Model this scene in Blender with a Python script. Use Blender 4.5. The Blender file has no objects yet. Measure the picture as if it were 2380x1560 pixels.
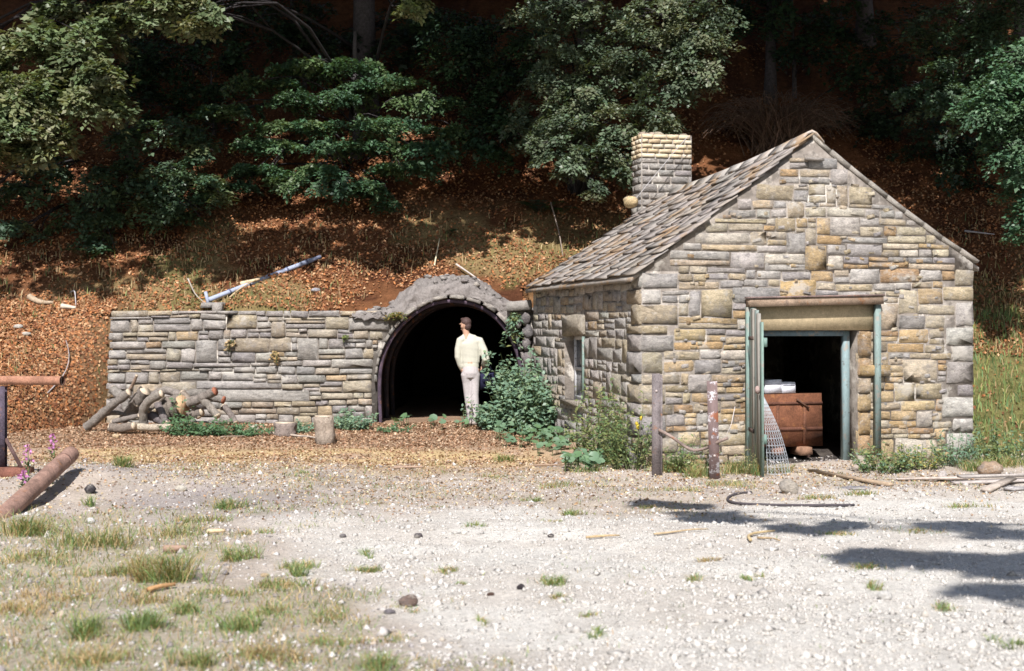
import bpy, math, random
import numpy as np
from mathutils import Vector, Matrix

SC = bpy.context.scene
COL = SC.collection
rng = np.random.default_rng(11)
random.seed(5)

# ------------------------------------------------------------------ camera, sky, sun, exposure
FD, CXP, HOR, EYE = 3304.0, 1190.0, 768.0, 1.70          # measured from the photograph
cam = bpy.data.cameras.new('camera')
cam.lens, cam.sensor_width = 50.0, 36.0
cam.shift_y = -12.0 / 2379.0
cam.clip_start, cam.clip_end = 0.1, 600
cam.dof.use_dof = True
cam.dof.focus_distance = 19.0
cam.dof.aperture_fstop = 2.5
camo = bpy.data.objects.new('camera', cam)
COL.objects.link(camo)
camo.location = (0, 0, EYE)
camo.rotation_euler = (math.radians(90), 0, 0)
SC.camera = camo

SUN_EL = math.radians(46)
sh = Vector((-0.10, -1.0)).normalized()
SUN = Vector((sh.x * math.cos(SUN_EL), sh.y * math.cos(SUN_EL), math.sin(SUN_EL)))
W = bpy.data.worlds.new('World')
SC.world = W
W.use_nodes = True
nt = W.node_tree
bg = nt.nodes['Background']
sky = nt.nodes.new('ShaderNodeTexSky')
sky.sky_type = 'NISHITA'
sky.sun_disc = False
sky.sun_elevation = SUN_EL
sky.sun_rotation = math.atan2(SUN.x, SUN.y)
nt.links.new(sky.outputs[0], bg.inputs[0])
bg.inputs[1].default_value = 0.066
sl = bpy.data.lights.new('sun', 'SUN')
sl.energy = 4.5
sl.angle = math.radians(0.53)
sl.color = (1.0, 0.965, 0.935)
so = bpy.data.objects.new('sun', sl)
COL.objects.link(so)
so.rotation_euler = (-SUN).to_track_quat('-Z', 'Y').to_euler()
so.location = (-10, -40, 50)
SC.view_settings.view_transform = 'Standard'
SC.view_settings.look = 'None'
SC.view_settings.exposure = 0.70
SC.view_settings.gamma = 1.0
SC.view_settings.use_curve_mapping = False
try:
    SC.cycles.max_bounces = 6
    SC.cycles.diffuse_bounces = 2
    SC.cycles.use_denoising = True
except Exception:
    pass

# ------------------------------------------------------------------ small helpers
def P(px, py, Y):
    return Vector(((px - CXP) / FD * Y, Y, EYE - (py - HOR) / FD * Y))

def A3(v):
    return np.array(v, dtype=float)

_TAB = np.random.default_rng(3).random((64, 256, 256)).astype(np.float32)
def vnoise(x, y, s=0):
    x = np.asarray(x, float); y = np.asarray(y, float)
    xi = np.floor(x).astype(int); yi = np.floor(y).astype(int)
    fx = x - xi; fy = y - yi
    fx = fx * fx * (3 - 2 * fx); fy = fy * fy * (3 - 2 * fy)
    T = _TAB[s % 64]
    a = T[xi & 255, yi & 255]; b = T[(xi + 1) & 255, yi & 255]
    c = T[xi & 255, (yi + 1) & 255]; d = T[(xi + 1) & 255, (yi + 1) & 255]
    return (a * (1 - fx) + b * fx) * (1 - fy) + (c * (1 - fx) + d * fx) * fy

def fbm(x, y, s=0, o=4):
    v = 0; amp = 0.5; tot = 0
    for i in range(o):
        v = v + amp * vnoise(np.asarray(x) * 2 ** i, np.asarray(y) * 2 ** i, s + i)
        tot += amp; amp *= 0.5
    return v / tot

def smooth(a, b, x):
    t = np.clip((np.asarray(x, float) - a) / (b - a), 0, 1)
    return t * t * (3 - 2 * t)

WL = {}
def reg(o, loc, parent):
    COL.objects.link(o)
    WL[o.name] = Vector(loc)
    o.location = loc
    if parent is not None:
        o.parent = parent
        o.matrix_parent_inverse = Matrix.Translation(-WL[parent.name])
    return o

def tag(o, label=None, cat=None, group=None, kind=None):
    if label: o['label'] = label
    if cat: o['category'] = cat
    if group: o['group'] = group
    if kind: o['kind'] = kind
    return o

def empty(name, loc, label, cat, group=None):
    o = bpy.data.objects.new(name, None)
    o.empty_display_size = 0.2
    reg(o, Vector(loc), None)
    return tag(o, label, cat, group)

def mesh_np(name, V, Fs, col=None, smooth_shade=False):
    """V (n,3); Fs list of int arrays (m,k)."""
    V = np.ascontiguousarray(V, dtype=np.float32)
    me = bpy.data.meshes.new(name)
    me.vertices.add(len(V))
    me.vertices.foreach_set('co', V.ravel())
    Fs = [np.asarray(f, dtype=np.int32) for f in Fs if len(f)]
    nl = sum(f.size for f in Fs); npoly = sum(len(f) for f in Fs)
    me.loops.add(nl)
    me.loops.foreach_set('vertex_index', np.concatenate([f.ravel() for f in Fs]))
    me.polygons.add(npoly)
    st = []; p = 0
    for f in Fs:
        k = f.shape[1]
        st.append(np.arange(len(f), dtype=np.int32) * k + p); p += f.size
    me.polygons.foreach_set('loop_start', np.concatenate(st))
    if smooth_shade:
        me.polygons.foreach_set('use_smooth', np.ones(npoly, dtype=bool))
    me.update(calc_edges=True)
    if col is not None:
        c = np.asarray(col, dtype=np.float32)
        if c.ndim == 1:
            c = np.tile(c, (len(V), 1))
        if c.shape[1] == 3:
            c = np.concatenate([c, np.ones((len(c), 1), np.float32)], 1)
        at = me.attributes.new('col', 'FLOAT_COLOR', 'POINT')
        at.data.foreach_set('color', np.ascontiguousarray(c, np.float32).ravel())
    return me

def obj(name, V, Fs, mat, parent=None, col=None, origin=None, sm=False):
    V = np.asarray(V, float)
    if origin is None:
        lo, hi = V.min(0), V.max(0)
        origin = np.array([(lo[0] + hi[0]) / 2, (lo[1] + hi[1]) / 2, lo[2]])
    origin = A3(origin)
    me = mesh_np(name, V - origin, Fs, col, sm)
    if mat: me.materials.append(mat)
    return reg(bpy.data.objects.new(name, me), Vector(origin), parent)

class MB:
    """collects polygons in world coordinates"""
    def __init__(s):
        s.V = []; s.F = {}; s.C = []; s.n = 0
    def add(s, V, F, col=(0.5, 0.5, 0.5)):
        V = np.asarray(V, float)
        c = np.asarray(col, float)
        if c.ndim == 1: c = np.tile(c[:3], (len(V), 1))
        s.V.append(V); s.C.append(c)
        for f in F:
            s.F.setdefault(len(f), []).append([i + s.n for i in f])
        s.n += len(V)
        return s
    def box(s, o, ex, ey, ez, col=(0.5, 0.5, 0.5), jit=0):
        """corner o with three edge vectors"""
        o, ex, ey, ez = map(A3, (o, ex, ey, ez))
        V = np.array([o, o + ex, o + ex + ey, o + ey, o + ez, o + ex + ez, o + ex + ey + ez, o + ey + ez])
        if jit: V = V + rng.normal(0, jit, V.shape)
        return s.add(V, [(0, 3, 2, 1), (4, 5, 6, 7), (0, 1, 5, 4), (1, 2, 6, 5), (2, 3, 7, 6), (3, 0, 4, 7)], col)
    def prism(s, poly, d, col=(0.5, 0.5, 0.5)):
        poly = np.asarray(poly, float); d = A3(d); n = len(poly)
        V = np.concatenate([poly, poly + d])
        F = [tuple(range(n))[::-1], tuple(range(n, 2 * n))] + [(i, (i + 1) % n, n + (i + 1) % n, n + i) for i in range(n)]
        return s.add(V, F, col)
    def tube(s, pts, rad, n=8, col=(0.5, 0.5, 0.5), cap=True, jit=0, ell=None, ref=None):
        pts = np.array([A3(p) for p in pts]); m = len(pts)
        rad = np.broadcast_to(np.asarray(rad, float), (m,)) if np.ndim(rad) <= 1 else rad
        tan = np.gradient(pts, axis=0)
        tan /= np.linalg.norm(tan, axis=1)[:, None] + 1e-9
        r0 = A3(ref) if ref is not None else (np.array([0, 0, 1.0]) if abs(tan[0, 2]) < 0.9 else np.array([1.0, 0, 0]))
        ang = np.arange(n) / n * 2 * math.pi
        V = np.zeros((m, n, 3)); u = r0
        for i in range(m):
            u = u - tan[i] * u.dot(tan[i]); u /= np.linalg.norm(u) + 1e-9
            v = np.cross(tan[i], u)
            e = 1.0 if ell is None else (ell[i] if np.ndim(ell) else ell)
            rr = rad[i] * (1 + (rng.normal(0, jit, n) if jit else 0))
            V[i] = pts[i] + (rr * np.cos(ang))[:, None] * u + (rr * np.sin(ang) * e)[:, None] * v
        F = [(i * n + j, i * n + (j + 1) % n, (i + 1) * n + (j + 1) % n, (i + 1) * n + j) for i in range(m - 1) for j in range(n)]
        if cap:
            F.append(tuple(range(n))[::-1]); F.append(tuple((m - 1) * n + j for j in range(n)))
        return s.add(V.reshape(-1, 3), F, col)
    def ball(s, c, r, n=8, m=6, col=(0.5, 0.5, 0.5), jit=0):
        c = A3(c); r = np.broadcast_to(A3(r) if np.ndim(r) else np.array([r] * 3, float), (3,))
        V = [c + r * [0, 0, -1]]
        for i in range(1, m):
            ph = -math.pi / 2 + math.pi * i / m
            for j in range(n):
                th = 2 * math.pi * j / n
                V.append(c + r * np.array([math.cos(ph) * math.cos(th), math.cos(ph) * math.sin(th), math.sin(ph)]) * (1 + (rng.normal(0, jit) if jit else 0)))
        V.append(c + r * [0, 0, 1])
        F = [(0, 1 + (j + 1) % n, 1 + j) for j in range(n)]
        for i in range(m - 2):
            for j in range(n):
                a = 1 + i * n; b = a + n
                F.append((a + j, a + (j + 1) % n, b + (j + 1) % n, b + j))
        a = 1 + (m - 2) * n
        F += [(a + j, a + (j + 1) % n, len(V) - 1) for j in range(n)]
        return s.add(np.array(V), F, col)
    def build(s, name, mat, parent=None, origin=None, sm=False):
        V = np.concatenate(s.V); C = np.concatenate(s.C)
        Fs = [np.array(f) for k, f in s.F.items() if k <= 4]
        big = {k: f for k, f in s.F.items() if k > 4}
        for k, f in big.items():
            Fs.append(np.array(f))
        return obj(name, V, Fs, mat, parent, C, origin, sm)

def cj(c, a=0.12, r=None):
    r = r or rng
    c = np.asarray(c, float)
    return np.clip(c * (1 + r.normal(0, a)) * (1 + r.normal(0, a * 0.12, 3)), 0.004, 0.9)

# ------------------------------------------------------------------ materials
def nodes(name):
    m = bpy.data.materials.new(name); m.use_nodes = True
    return m, m.node_tree, m.node_tree.nodes['Principled BSDF']

def mix(t, mode, fac, a, b):
    n = t.nodes.new('ShaderNodeMix'); n.data_type = 'RGBA'; n.blend_type = mode
    for i, v in ((0, fac), (6, a), (7, b)):
        if hasattr(v, 'is_output'): t.links.new(v, n.inputs[i])
        elif i == 0: n.inputs[0].default_value = v
        else: n.inputs[i].default_value = (*v[:3], 1)
    return n.outputs[2]

def noise(t, scale, detail=6, rough=0.6, vec=None, sc=None):
    g = t.nodes.new('ShaderNodeNewGeometry')
    n = t.nodes.new('ShaderNodeTexNoise')
    n.inputs['Scale'].default_value = scale
    n.inputs['Detail'].default_value = detail
    n.inputs['Roughness'].default_value = rough
    src = g.outputs['Position']
    if sc:
        mp = t.nodes.new('ShaderNodeVectorMath'); mp.operation = 'MULTIPLY'
        t.links.new(src, mp.inputs[0]); mp.inputs[1].default_value = sc
        src = mp.outputs[0]
    t.links.new(src, n.inputs['Vector'])
    return n.outputs['Fac']

def ramp(t, fac, stops):
    r = t.nodes.new('ShaderNodeValToRGB')
    e = r.color_ramp.elements
    while len(e) < len(stops): e.new(0.5)
    for el, (p, c) in zip(e, stops):
        el.position = p
        el.color = (c, c, c, 1) if np.isscalar(c) else (*c, 1)
    t.links.new(fac, r.inputs[0])
    return r.outputs[0]

def bump(t, bs, h, strength, dist):
    b = t.nodes.new('ShaderNodeBump')
    b.inputs['Strength'].default_value = strength
    b.inputs['Distance'].default_value = dist
    t.links.new(h, b.inputs['Height'])
    t.links.new(b.outputs[0], bs.inputs['Normal'])

def attr(t):
    a = t.nodes.new('ShaderNodeAttribute'); a.attribute_name = 'col'
    return a.outputs['Color']

def mat_attr(name, n1=12, amt=0.35, rough=0.9, bmp=0.5, bd=0.01, spots=None, sc=None, metal=0, spec=0.3, n2=60):
    """colour from the piece itself, grain and wear from noise"""
    m, t, b = nodes(name)
    c = attr(t)
    f = ramp(t, noise(t, n1, 6, 0.65, sc=sc), [(0.25, 1 - amt), (0.75, 1 + amt)])
    c = mix(t, 'MULTIPLY', 1.0, c, f)
    f2 = ramp(t, noise(t, n2, 3, 0.6, sc=sc), [(0.3, 1 - amt * 0.6), (0.7, 1 + amt * 0.6)])
    c = mix(t, 'MULTIPLY', 1.0, c, f2)
    for (scale, lo, hi, colr, k) in (spots or []):
        fac = ramp(t, noise(t, scale, 5, 0.7), [(lo, 0.0), (hi, k)])
        c = mix(t, 'MIX', fac, c, colr)
    t.links.new(c, b.inputs['Base Color'])
    b.inputs['Roughness'].default_value = rough
    b.inputs['Metallic'].default_value = metal
    b.inputs['Specular IOR Level'].default_value = spec
    if bmp: bump(t, b, noise(t, n1 * 3.6, 8, 0.8, sc=sc), bmp, bd)
    return m

M = {}
M['stone'] = mat_attr('sandstone', 10, 0.46, 0.95, 1.0, 0.03, [(4.2, 0.52, 0.64, (0.30, 0.275, 0.26), 0.6), (7, 0.60, 0.70, (0.19, 0.18, 0.18), 0.7), (17, 0.58, 0.66, (0.56, 0.515, 0.45), 0.7), (28, 0.62, 0.68, (0.13, 0.12, 0.115), 0.6), (2.6, 0.57, 0.63, (0.55, 0.51, 0.455), 0.65)], sc=(1, 1, 2.6), spec=0.15, n2=38)
M['mortar'] = mat_attr('lime_mortar', 7, 0.25, 0.97, 0.8, 0.02, [(2.2, 0.40, 0.54, (0.22, 0.19, 0.165), 0.9), (6, 0.50, 0.60, (0.13, 0.115, 0.10), 0.75), (2.6, 0.56, 0.62, (0.55, 0.51, 0.455), 0.9)], spec=0.1)
M['slate'] = mat_attr('stone_slate', 5, 0.30, 0.9, 0.7, 0.02, [(2.2, 0.52, 0.60, (0.33, 0.19, 0.075), 0.6), (18, 0.64, 0.72, (0.46, 0.43, 0.40), 0.5), (9, 0.60, 0.70, (0.16, 0.145, 0.14), 0.6)], spec=0.2)
M['brick'] = mat_attr('buff_brick', 14, 0.22, 0.92, 0.5, 0.01, spec=0.15)
M['wood'] = mat_attr('weathered_wood', 9, 0.35, 0.85, 0.5, 0.01, sc=(1, 1, 1), spec=0.2)
M['bark'] = mat_attr('bark', 16, 0.45, 0.95, 1.0, 0.03, spec=0.1)
M['plain'] = mat_attr('matt_surface', 20, 0.15, 0.85, 0.2, 0.005, spec=0.2)
M['cloth'] = mat_attr('cloth', 22, 0.06, 0.95, 0.35, 0.02, spec=0.1)
M['skin'] = mat_attr('skin', 40, 0.05, 0.6, 0.1, 0.003, spec=0.3)
M['hair'] = mat_attr('hair', 60, 0.3, 0.6, 0.6, 0.01, spec=0.3)
M['rust'] = mat_attr('rusty_iron', 6, 0.50, 0.88, 0.8, 0.012, [(9, 0.58, 0.68, (0.30, 0.13, 0.05), 0.7), (6, 0.62, 0.72, (0.05, 0.035, 0.04), 0.6)], spec=0.3)
M['paint'] = mat_attr('flaking_paint', 10, 0.22, 0.75, 0.4, 0.006, [(8, 0.55, 0.60, (0.27, 0.245, 0.215), 0.9), (15, 0.60, 0.65, (0.10, 0.085, 0.08), 0.7)], sc=(1, 1, 0.3), spec=0.3)
M['oldpost'] = mat_attr('peeling_post', 10, 0.25, 0.8, 0.5, 0.008, [(8, 0.54, 0.58, (0.52, 0.50, 0.52), 0.9), (5, 0.58, 0.64, (0.24, 0.08, 0.035), 0.9)], sc=(1, 1, 0.25), spec=0.3)
M['concrete'] = mat_attr('rubble_concrete', 6, 0.30, 0.97, 1.0, 0.05, [(25, 0.62, 0.70, (0.46, 0.43, 0.42), 0.8)], spec=0.1)
M['gravel'] = mat_attr('pebble', 30, 0.18, 0.95, 0.3, 0.005, spec=0.15)
M['soil'] = mat_attr('ground_soil', 26, 0.30, 0.98, 0.8, 0.025, [(70, 0.60, 0.66, (0.52, 0.48, 0.44), 0.5), (2.5, .5, .7, (0.42, 0.36, 0.30), .22)], spec=0.1, n2=110)
M['hill'] = mat_attr('leaf_mould', 9, 0.45, 0.98, 1.0, 0.06, spec=0.05, n2=45)

def mat_leaf(name, trans=0.25, rough=0.5, spec=0.35):
    m, t, b = nodes(name)
    c = attr(t)
    t.links.new(c, b.inputs['Base Color'])
    b.inputs['Roughness'].default_value = rough
    b.inputs['Specular IOR Level'].default_value = spec
    tr = t.nodes.new('ShaderNodeBsdfTranslucent')
    yl = mix(t, 'MULTIPLY', 1.0, c, (1.3, 1.25, 0.5))
    t.links.new(yl, tr.inputs['Color'])
    mx = t.nodes.new('ShaderNodeMixShader')
    mx.inputs[0].default_value = trans
    out = t.nodes['Material Output']
    t.links.new(b.outputs[0], mx.inputs[1]); t.links.new(tr.outputs[0], mx.inputs[2])
    t.links.new(mx.outputs[0], out.inputs['Surface'])
    return m
M['leaf'] = mat_leaf('leaf', 0.22, 0.45, 0.4)
M['dry'] = mat_leaf('dry_leaf', 0.08, 0.8, 0.15)
M['grass'] = mat_leaf('grass_blade', 0.32, 0.6, 0.25)
def mat_glass():
    m, t, b = nodes('dusty_glass')
    b.inputs['Base Color'].default_value = (0.10, 0.11, 0.12, 1)
    b.inputs['Roughness'].default_value = 0.15
    c = ramp(t, noise(t, 9, 4), [(0.4, (0.05, 0.055, 0.06)), (0.7, (0.22, 0.21, 0.20))])
    t.links.new(c, b.inputs['Base Color'])
    return m
M['glass'] = mat_glass()

# ------------------------------------------------------------------ plan of the place
A = np.array([1.634, 18.0])
g = np.array([0.973, 0.2303]); g /= np.linalg.norm(g)
a = np.array([-g[1], g[0]])
HW, HL = 4.684, 5.56
EV_L, EV_R, APX, APT = 2.45, 2.60, 4.20, 2.33
def hp(t, l, z):
    q = A + t * g + l * a
    return np.array([q[0], q[1], z])
G3 = np.array([g[0], g[1], 0.0]); L3 = np.array([a[0], a[1], 0.0]); Z3 = np.array([0, 0, 1.0])
def gt(px):
    r = (px - CXP) / FD
    return (r * A[1] - A[0]) / (g[0] - r * g[1])
def gz_px(t, py, l=0.0):
    return EYE - (py - HOR) / FD * (A[1] + t * g[1] + l * a[1])

def ground_z(X, Y):
    X = np.asarray(X, float); Y = np.asarray(Y, float)
    base = np.interp(Y, [-30, 7, 12, 17, 19.5, 23.5, 34], [0, 0, 0, -0.07, -0.04, 0.15, 0.2])
    left = smooth(-1.5, -3.5, X)
    base = base + left * 0.06 * np.exp(-((Y - 17) / 2.5) ** 2)
    base = base + 0.34 * np.exp(-(((X + 4.6) / 1.0) ** 2 + ((Y - 15.6) / 1.1) ** 2)) * 0.6
    n = (fbm(X * 0.9, Y * 0.9, 1) - 0.5) * 0.09 + (fbm(X * 5, Y * 5, 5, 2) - 0.5) * 0.03
    return base + n * smooth(3, 6.5, Y)

def xr(Y):
    return 6.19 - g[1] / g[0] * (Y - 19.08)
def hill_base(X, Y):
    b = np.where(Y < 24, 2.02 + (Y - 24) * 0.5, np.where(Y < 28, 2.02 + (Y - 24) * 0.60, 4.42 + (Y - 28) * 0.80))
    return b + (fbm(X * 0.35, Y * 0.35, 9) - 0.5) * 0.5 * smooth(23, 27, Y) + (fbm(X * 1.6, Y * 1.6, 13, 3) - 0.5) * 0.22
def hill_z(X, Y):
    X = np.asarray(X, float); Y = np.asarray(Y, float)
    b = hill_base(X, Y)
    yf = 20.0 + 3.75 * np.clip((X + 9.0) / 2.25, 0, 1)
    lb = 2.02 * (Y - yf) / np.maximum(24.0 - yf, 0.2)
    lb = np.where(Y < 24, np.maximum(lb, -0.6) + (b - 2.02 - (np.minimum(Y, 24) - 24) * 0.5), b)
    wr = smooth(0.05, 1.0, X - xr(Y))
    foot = np.where(X < 0.3, 24.05, 24.85)
    front = np.where(X < -6.72, lb, b * wr + (-0.6) * (1 - wr))
    return np.where(Y >= foot, b, front)

def surf(X, Y):
    return np.maximum(ground_z(X, Y), hill_z(X, Y))

def on_ground(px, py):
    """point of the yard seen at that place of the photograph"""
    Y = 18.0
    for _ in range(12):
        z = float(ground_z((px - CXP) / FD * Y, Y))
        Y = max(5.0, (EYE - z) * FD / (py - HOR))
    X = (px - CXP) / FD * Y
    return np.array([X, Y, float(ground_z(X, Y))])
def on_hill(px, py):
    best = None
    for Y in np.arange(19.0, 45, 0.05):
        X = (px - CXP) / FD * Y
        z = EYE - (py - HOR) / FD * Y
        if float(hill_z(X, Y)) >= z: return np.array([X, Y, float(hill_z(X, Y))])
    return np.array([X, Y, float(hill_z(X, Y))])

# ------------------------------------------------------------------ ground sheet
def gridmesh(xs, ys, zf):
    X, Y = np.meshgrid(xs, ys)
    Z = zf(X, Y)
    V = np.stack([X, Y, Z], -1).reshape(-1, 3)
    nx, ny = len(xs), len(ys)
    i = np.arange(nx - 1)[None, :] + np.arange(ny - 1)[:, None] * nx
    F = np.stack([i, i + 1, i + nx + 1, i + nx], -1).reshape(-1, 4)
    return V, F
def lerp(c0, c1, w):
    return c0 * (1 - w[:, None]) + np.asarray(c1) * w[:, None]
def ground_masks(X, Y):
    n1 = fbm(X * 0.8, Y * 0.8, 20); n2 = fbm(X * 2.2, Y * 2.2, 24); n3 = fbm(X * 0.35, Y * 0.35, 28)
    edge = -0.55 - (Y - 7) * 0.33 + (n1 - 0.5) * 1.6
    white = smooth(0.0, 0.9, X - edge) * (1 - smooth(12.2, 14.6, Y + (n1 - 0.5) * 3 - smooth(2, 4, X) * 2.5))
    tan = smooth(17.3, 18.6, Y + (n2 - 0.5) * 2.4 + (n1 - 0.5) * 1.5) * smooth(2.0, 0.7, X) * smooth(-9, -6, X)
    saw = np.exp(-((Y + (n1 - 0.5) * 1.6 - 19.6) / 0.9) ** 2) * smooth(0.9, -0.1, X) * smooth(-7, -5.5, X) * smooth(0.35, 0.6, n2 + 0.1)
    leaf = smooth(20.0, 21.2, Y + (n2 - 0.5) * 1.6)
    cinder = smooth(0.48, 0.6, n3 + n1 * 0.2 - 0.06) * smooth(12.0, 13.2, Y) * smooth(19.0, 17.0, Y) * smooth(-1.2, -2.6, X)
    grassy = smooth(0.45, 0.62, n2 * 0.6 + n1 * 0.4 + 0.16 * (1 - smooth(-0.4, 0.5, X - edge)) * smooth(13.5, 12, Y) - 0.06 * white)
    grassy = grassy * (1 - 0.85 * white) * smooth(19.5, 17.5, Y) * (1 - .6 * smooth(12.5, 14, Y))
    return white, tan, saw, leaf, cinder, grassy
xs = np.concatenate([np.linspace(-60, -9, 24)[:-1], np.arange(-9, 9.01, 0.09), np.linspace(9, 60, 24)[1:]])
ys = np.concatenate([np.linspace(-30, 6, 19)[:-1], np.arange(6, 25.5, 0.09), np.linspace(25.5, 34, 8)])
V, F = gridmesh(xs, ys, ground_z)
wh, tn, sw, lf, ci, gr = ground_masks(V[:, 0], V[:, 1])
c = np.tile(np.array([0.50, 0.425, 0.36]), (len(V), 1))
c = lerp(c, (0.33, 0.295, 0.29), ci * .7)
c = lerp(c, (0.42, 0.285, 0.19), tn * 0.9)
c = lerp(c, (0.56, 0.41, 0.22), np.clip(sw * 1.2, 0, 1))
c = lerp(c, (0.31, 0.20, 0.13), lf)
c = lerp(c, (0.42, 0.37, 0.26), gr * 0.55)
c = lerp(c, (0.69, 0.655, 0.60), wh * (.62 + .38 * smooth(.38, .58, fbm(V[:, 0] * .9, V[:, 1] * 1.4, 55, 4))))
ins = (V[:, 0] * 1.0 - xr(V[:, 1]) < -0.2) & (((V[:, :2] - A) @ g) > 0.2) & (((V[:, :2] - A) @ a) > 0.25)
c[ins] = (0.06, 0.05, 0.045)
c = c * (0.82 + 0.36 * fbm(V[:, 0] * 4, V[:, 1] * 4, 30))[:, None]
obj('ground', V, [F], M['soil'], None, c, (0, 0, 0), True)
bpy.data.objects['ground']['kind'] = 'structure'

# ------------------------------------------------------------------ hillside
xs = np.concatenate([np.linspace(-70, -12, 28)[:-1], np.arange(-12, 12.01, 0.14), np.linspace(12, 70, 28)[1:]])
ys = np.concatenate([np.arange(18.5, 30, 0.14), np.arange(30, 80, 1.0)])
V, F = gridmesh(xs, ys, hill_z)
ctr = V[F].mean(1)
hu = (ctr[:, :2] - A) @ g; hv = (ctr[:, :2] - A) @ a
arl = [P(880, 0, 23.85)[0] - .1, P(1217, 0, 23.85)[0] + .1]
acx, ahw = sum(arl) / 2, (arl[1] - arl[0]) / 2
crown_z = 0.95 + 1.32 * np.sqrt(np.clip(1 - ((ctr[:, 0] - acx) / ahw) ** 2, 0, 1))
drop = ((np.abs(ctr[:, 0] - acx) < ahw) & (ctr[:, 2] < crown_z + .08) & (ctr[:, 1] < 32)) | ((ctr[:, 0] > 0.05) & (hu > -0.3) & (hu < HW - 0.1) & (hv < HL - 0.1))
F = F[~drop]
def hill_colour(X, Y):
    n1 = fbm(X * 0.7, Y * 0.7, 33); n2 = fbm(X * 2.5, Y * 2.5, 37)
    c = np.tile(np.array([0.215, 0.095, 0.045]), (len(X), 1))
    c = lerp(c, (0.115, 0.048, 0.026), smooth(0.5, 0.62, n2))
    c = lerp(c, (0.33, 0.25, 0.12), smooth(0.47, 0.60, n1) * (1 - smooth(26.5, 28, Y)) * 0.8)
    c = lerp(c, (0.15, 0.15, 0.05), smooth(0.53, 0.64, n1 * 0.6 + n2 * 0.4) * (1 - smooth(25.0, 27.4, Y)) * 0.6)
    c = lerp(c, (0.23, 0.13, 0.075), smooth(-6.2, -7.0, X) * (1 - smooth(24.2, 25.2, Y)) * .8)
    rightbank = smooth(4.5, 5.5, X) * (1 - smooth(21.5, 24.5, Y + (n2 - 0.5) * 3))
    c = lerp(c, (0.20, 0.19, 0.075), rightbank * 0.85)
    return c
obj('hillside', V, [F], M['hill'], None, hill_colour(V[:, 0], V[:, 1]), (0, 24, 0), True)
bpy.data.objects['hillside']['kind'] = 'structure'

# ------------------------------------------------------------------ masonry
def stone_geo(w, h, d, back=0.03, rough=0.04, r=rng):
    w, h = max(w, 0.03), max(h, 0.03)

    q = min(w, h)
    q_ = min(q, .16)
    c1, c2 = q_ * r.uniform(0.02, 0.18, 4), q_ * r.uniform(0.02, 0.14, 4)
    x0, x1, z0, z1 = -w / 2, w / 2, -h / 2, h / 2
    p = np.array([[x0 + c1[0], z0], [r.uniform(-.2, .2) * w, z0], [x1 - c1[1], z0], [x1, z0 + c2[1]], [x1, z1 - c2[2]],
                  [x1 - c1[2], z1], [r.uniform(-.2, .2) * w, z1], [x0 + c1[3], z1], [x0, z1 - c2[3]], [x0, z0 + c2[0]]])
    p = p + r.normal(0, q * rough * 0.6, p.shape)
    b = min(0.010, q * 0.09)
    f = p * np.array([max(0.5, 1 - 2 * b / w), max(0.5, 1 - 2 * b / h)]) + r.normal(0, q * 0.02, p.shape)
    n = 10
    V = np.zeros((2 * n + 1, 3))
    V[:n, [0, 2]] = p; V[:n, 1] = -back
    V[n:2 * n, [0, 2]] = f; V[n:2 * n, 1] = d + np.abs(r.normal(0, 0.003, n))
    V[2 * n] = (r.uniform(-.25, .25) * w, d + r.uniform(0.0, 0.004), r.uniform(-.15, .15) * h)
    F4 = np.array([[i, (i + 1) % n, n + (i + 1) % n, n + i] for i in range(n)])
    F3 = np.array([[n + i, n + (i + 1) % n, 2 * n] for i in range(n)])
    return V, F4, F3

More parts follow.
